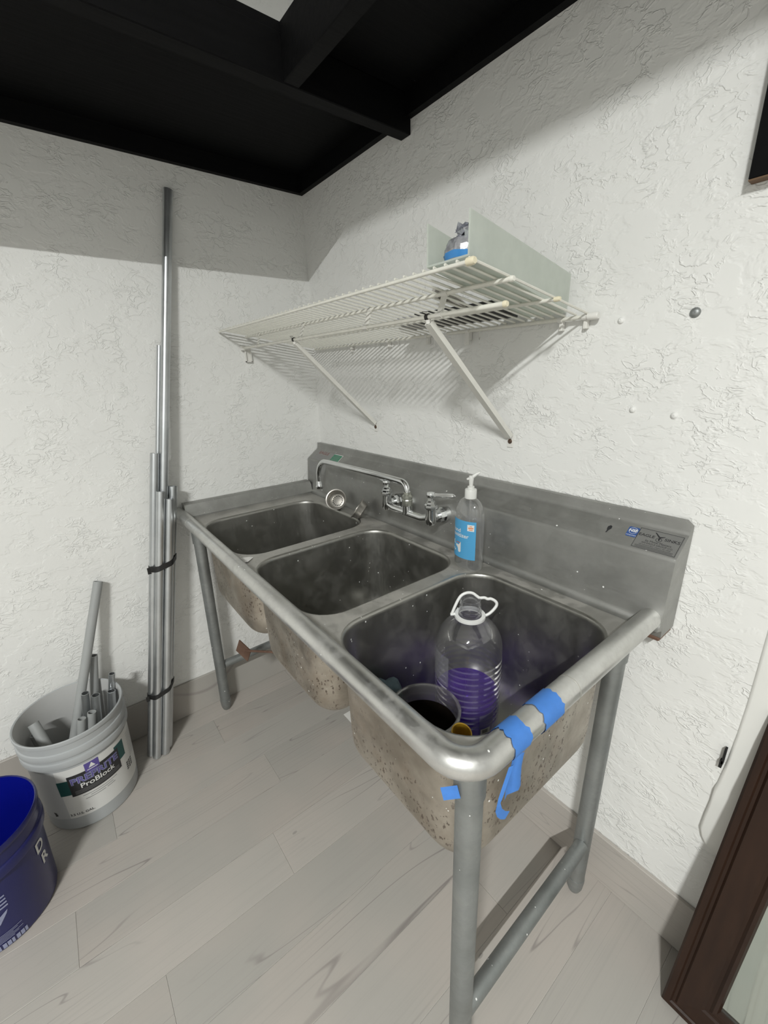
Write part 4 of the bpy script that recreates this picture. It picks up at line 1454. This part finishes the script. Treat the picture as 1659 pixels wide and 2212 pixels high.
# conduit offcuts standing in the bucket
cuts = [((0.030, -0.9313, 0.7117), (0.188, -1.180, 0.035), 0.0145, 'long grey conduit leaning out of the paint bucket onto the wall'),
        ((0.064, -1.000, 0.460), (0.096, -1.078, 0.035), 0.0130, 'grey conduit offcut standing right behind the long one in the paint bucket'),
        ((0.123, -0.9630, 0.4012), (0.115, -1.040, 0.035), 0.0100, 'thin shiny conduit offcut poking over the bucket rim'),
        ((0.148, -0.9770, 0.352), (0.150, -1.030, 0.035), 0.0125, 'conduit offcut just under the bucket rim, below the thin shiny one'),
        ((0.160, -1.046, 0.390), (0.146, -1.095, 0.035), 0.0115, 'shiny conduit offcut in the middle of the bucket, tallest of the open ends'),
        ((0.178, -1.020, 0.3795), (0.185, -1.065, 0.035), 0.0125, 'conduit offcut in the bucket with its open end beside the shiny one'),
        ((0.200, -1.041, 0.338), (0.215, -1.105, 0.035), 0.0125, 'low conduit offcut in the bucket, right one of a close pair'),
        ((0.208, -1.070, 0.335), (0.238, -1.135, 0.035), 0.0125, 'low conduit offcut in the bucket, left one of a close pair'),
        ((0.132, -1.194, 0.335), (0.236, -1.150, 0.165), 0.0150, 'conduit offcut slanting across the bucket with its open end up'),
        ((0.118, -1.199, 0.286), (0.142, -1.176, 0.050), 0.0160, 'conduit offcut lying low in the bucket under the slanting one')]
for T_, B_, r, lb in cuts:
    mb = MB().tube([B_, (Vector(B_) + Vector(T_)) / 2, T_], r, 20, hollow=0.82)
    tag(mb.build('conduit_offcut', 'conduit' if 'shiny' in lb else 'conduit_pvc', None, True, 50), lb, 'pipe', 'conduit offcuts in the paint bucket')

# ------------------------------------------------------------------ blue bucket
uc = Vector((0.412, -1.337, 0.0))
ub = thing('blue_bucket', 'glossy dark blue plastic bucket with white print, empty', 'bucket', uc)
UH = 0.312


def ur(z):
    return 0.127 + 0.012 * z / UH


prof = [(0.001, 0.006), (0.112, 0.006), (0.119, 0.001), (0.125, 0.003), (ur(0.012), 0.012), (ur(0.21), 0.21), (ur(0.225), 0.225), (0.1455, 0.228), (0.1465, 0.233), (0.1465, 0.250), (0.1455, 0.254), (0.1415, 0.257), (0.1425, 0.290), (0.1465, 0.294), (0.1475, 0.300), (0.1470, 0.309), (0.1450, UH), (0.1420, 0.310)]
inner = [(0.1405, 0.30), (ur(0.2) - 0.0025, 0.2), (ur(0.02) - 0.003, 0.016), (0.115, 0.009), (0.001, 0.009)]
mb = MB().lathe(prof, uc, 56, mi=0)
mb.lathe([prof[-1]] + inner, uc, 56, mi=1)
mb.build('bucket_body', ['bucket_blue', 'bucket_blue_in'], ub, True, 40)
toU = math.atan2(CAM.y - uc.y, CAM.x - uc.x)


def umap(a0):
    def f(x, y, lift=0.0):
        r = ur(y) + 0.0007 + lift
        a = a0 + x / 0.133
        return Vector((uc.x + r * math.cos(a), uc.y + r * math.sin(a), uc.z + y))
    return f


um = umap(toU)
mb = MB()
put_text(mb, um, 'D', 0.118, 0.186, 0.046, lift=0.0003, bold=0.0012)
put_text(mb, um, 'R', 0.124, 0.138, 0.046, lift=0.0003, bold=0.0012)
mb.build('lettering', 'print_white', ub, False)
mb = MB()
for k in range(4):
    put_rect(mb, um, -0.10, 0.166 - k * 0.011, 0.012, 0.171 - k * 0.011, 0, 0.0003, 12)
emb = [(-0.095, 0.062), (-0.075, 0.060), (-0.06, 0.068), (-0.05, 0.060), (-0.035, 0.064), (-0.028, 0.078), (-0.012, 0.090), (0.004, 0.112), (0.008, 0.122), (-0.008, 0.114), (-0.030, 0.116), (-0.055, 0.108), (-0.080, 0.100), (-0.098, 0.082)]
put_poly(mb, um, [(a, b) for a, b in emb[:7]] + [(-0.03, 0.100), (-0.055, 0.098), (-0.080, 0.090)], 0, 0.0003)
put_poly(mb, um, [(-0.028, 0.078), (-0.012, 0.090), (0.004, 0.112), (0.008, 0.122), (-0.008, 0.114), (-0.030, 0.116), (-0.032, 0.108), (-0.010, 0.104)], 0, 0.0003)
for k in range(6):
    put_rect(mb, um, -0.10, 0.052 - k * 0.0045, 0.022 - (k % 3) * 0.01, 0.0535 - k * 0.0045, 0, 0.0003, 10)
for k in range(7):
    put_rect(mb, um, -0.035 + k * 0.0095, 0.008, -0.035 + k * 0.0095 + (0.0078 if k % 3 else 0.0055), 0.024, 0, 0.0003, 2)
mb.build('print', 'print_pale_blue', ub, False)

# ------------------------------------------------------------------ framed mirror leaning at the right
LEAN = 0.158
FX, FW, FHt, FWt = 1.607, 0.088, 0.76, 0.62
fo = Vector((FX, -0.128, 0.0))
fr = thing('framed_mirror', 'dark brown wooden framed mirror leaning on the wall by the sink', 'mirror', fo)
up = Vector((0.026, LEAN, 1.0)).normalized()
ac = Vector((1, 0.0, -0.026)).normalized()
ac = (ac - up * ac.dot(up)).normalized()
ou = ac.cross(up).normalized()          # out of the face, towards the room
fo = fo + Vector((0, 0, 0.004))


def fp_(x, y, h):
    return fo + ac * x + up * y + ou * h


# moulding section: (distance from outer edge, height of face)
sec = [(0.0, -0.020), (0.0, 0.004), (0.004, 0.008), (0.014, 0.008), (0.017, 0.0045), (0.022, 0.0045), (0.026, 0.0085), (0.062, 0.0065), (0.067, 0.0035), (0.073, 0.0035), (0.078, 0.007), (0.084, 0.0055), (FW, -0.002), (FW, -0.020)]


def member(p0, p1, inx, name):
    # p0,p1 outer corners in frame coords; inx gives the mitre direction at each end
    r0 = [fp_(p0[0] + inx[0][0] * d, p0[1] + inx[0][1] * d, h) for d, h in sec]
    r1 = [fp_(p1[0] + inx[1][0] * d, p1[1] + inx[1][1] * d, h) for d, h in sec]
    MB().loft([r0, r1], 0, True).build(name, 'frame_wood', fr, True, 25)


Wd, Ht = FWt, FHt
member((0, 0), (0, Ht), ((1, 1), (1, -1)), 'stile')
member((Wd, 0), (Wd, Ht), ((-1, 1), (-1, -1)), 'stile')
member((0, 0), (Wd, 0), ((1, 1), (-1, 1)), 'rail')
member((0, Ht), (Wd, Ht), ((1, -1), (-1, -1)), 'rail')
g0 = FW - 0.004
MB().loft([[fp_(g0, g0, h), fp_(Wd - g0, g0, h), fp_(Wd - g0, Ht - g0, h), fp_(g0, Ht - g0, h)] for h in (-0.010, -0.0065)], 0, True).build('glass', 'mirror_glass', fr, False)
MB().loft([[fp_(0.004, 0.004, h), fp_(Wd - 0.004, 0.004, h), fp_(Wd - 0.004, Ht - 0.004, h), fp_(0.004, Ht - 0.004, h)] for h in (-0.021, -0.0205)], 0, True).build('backing_board', 'backing', fr, False)
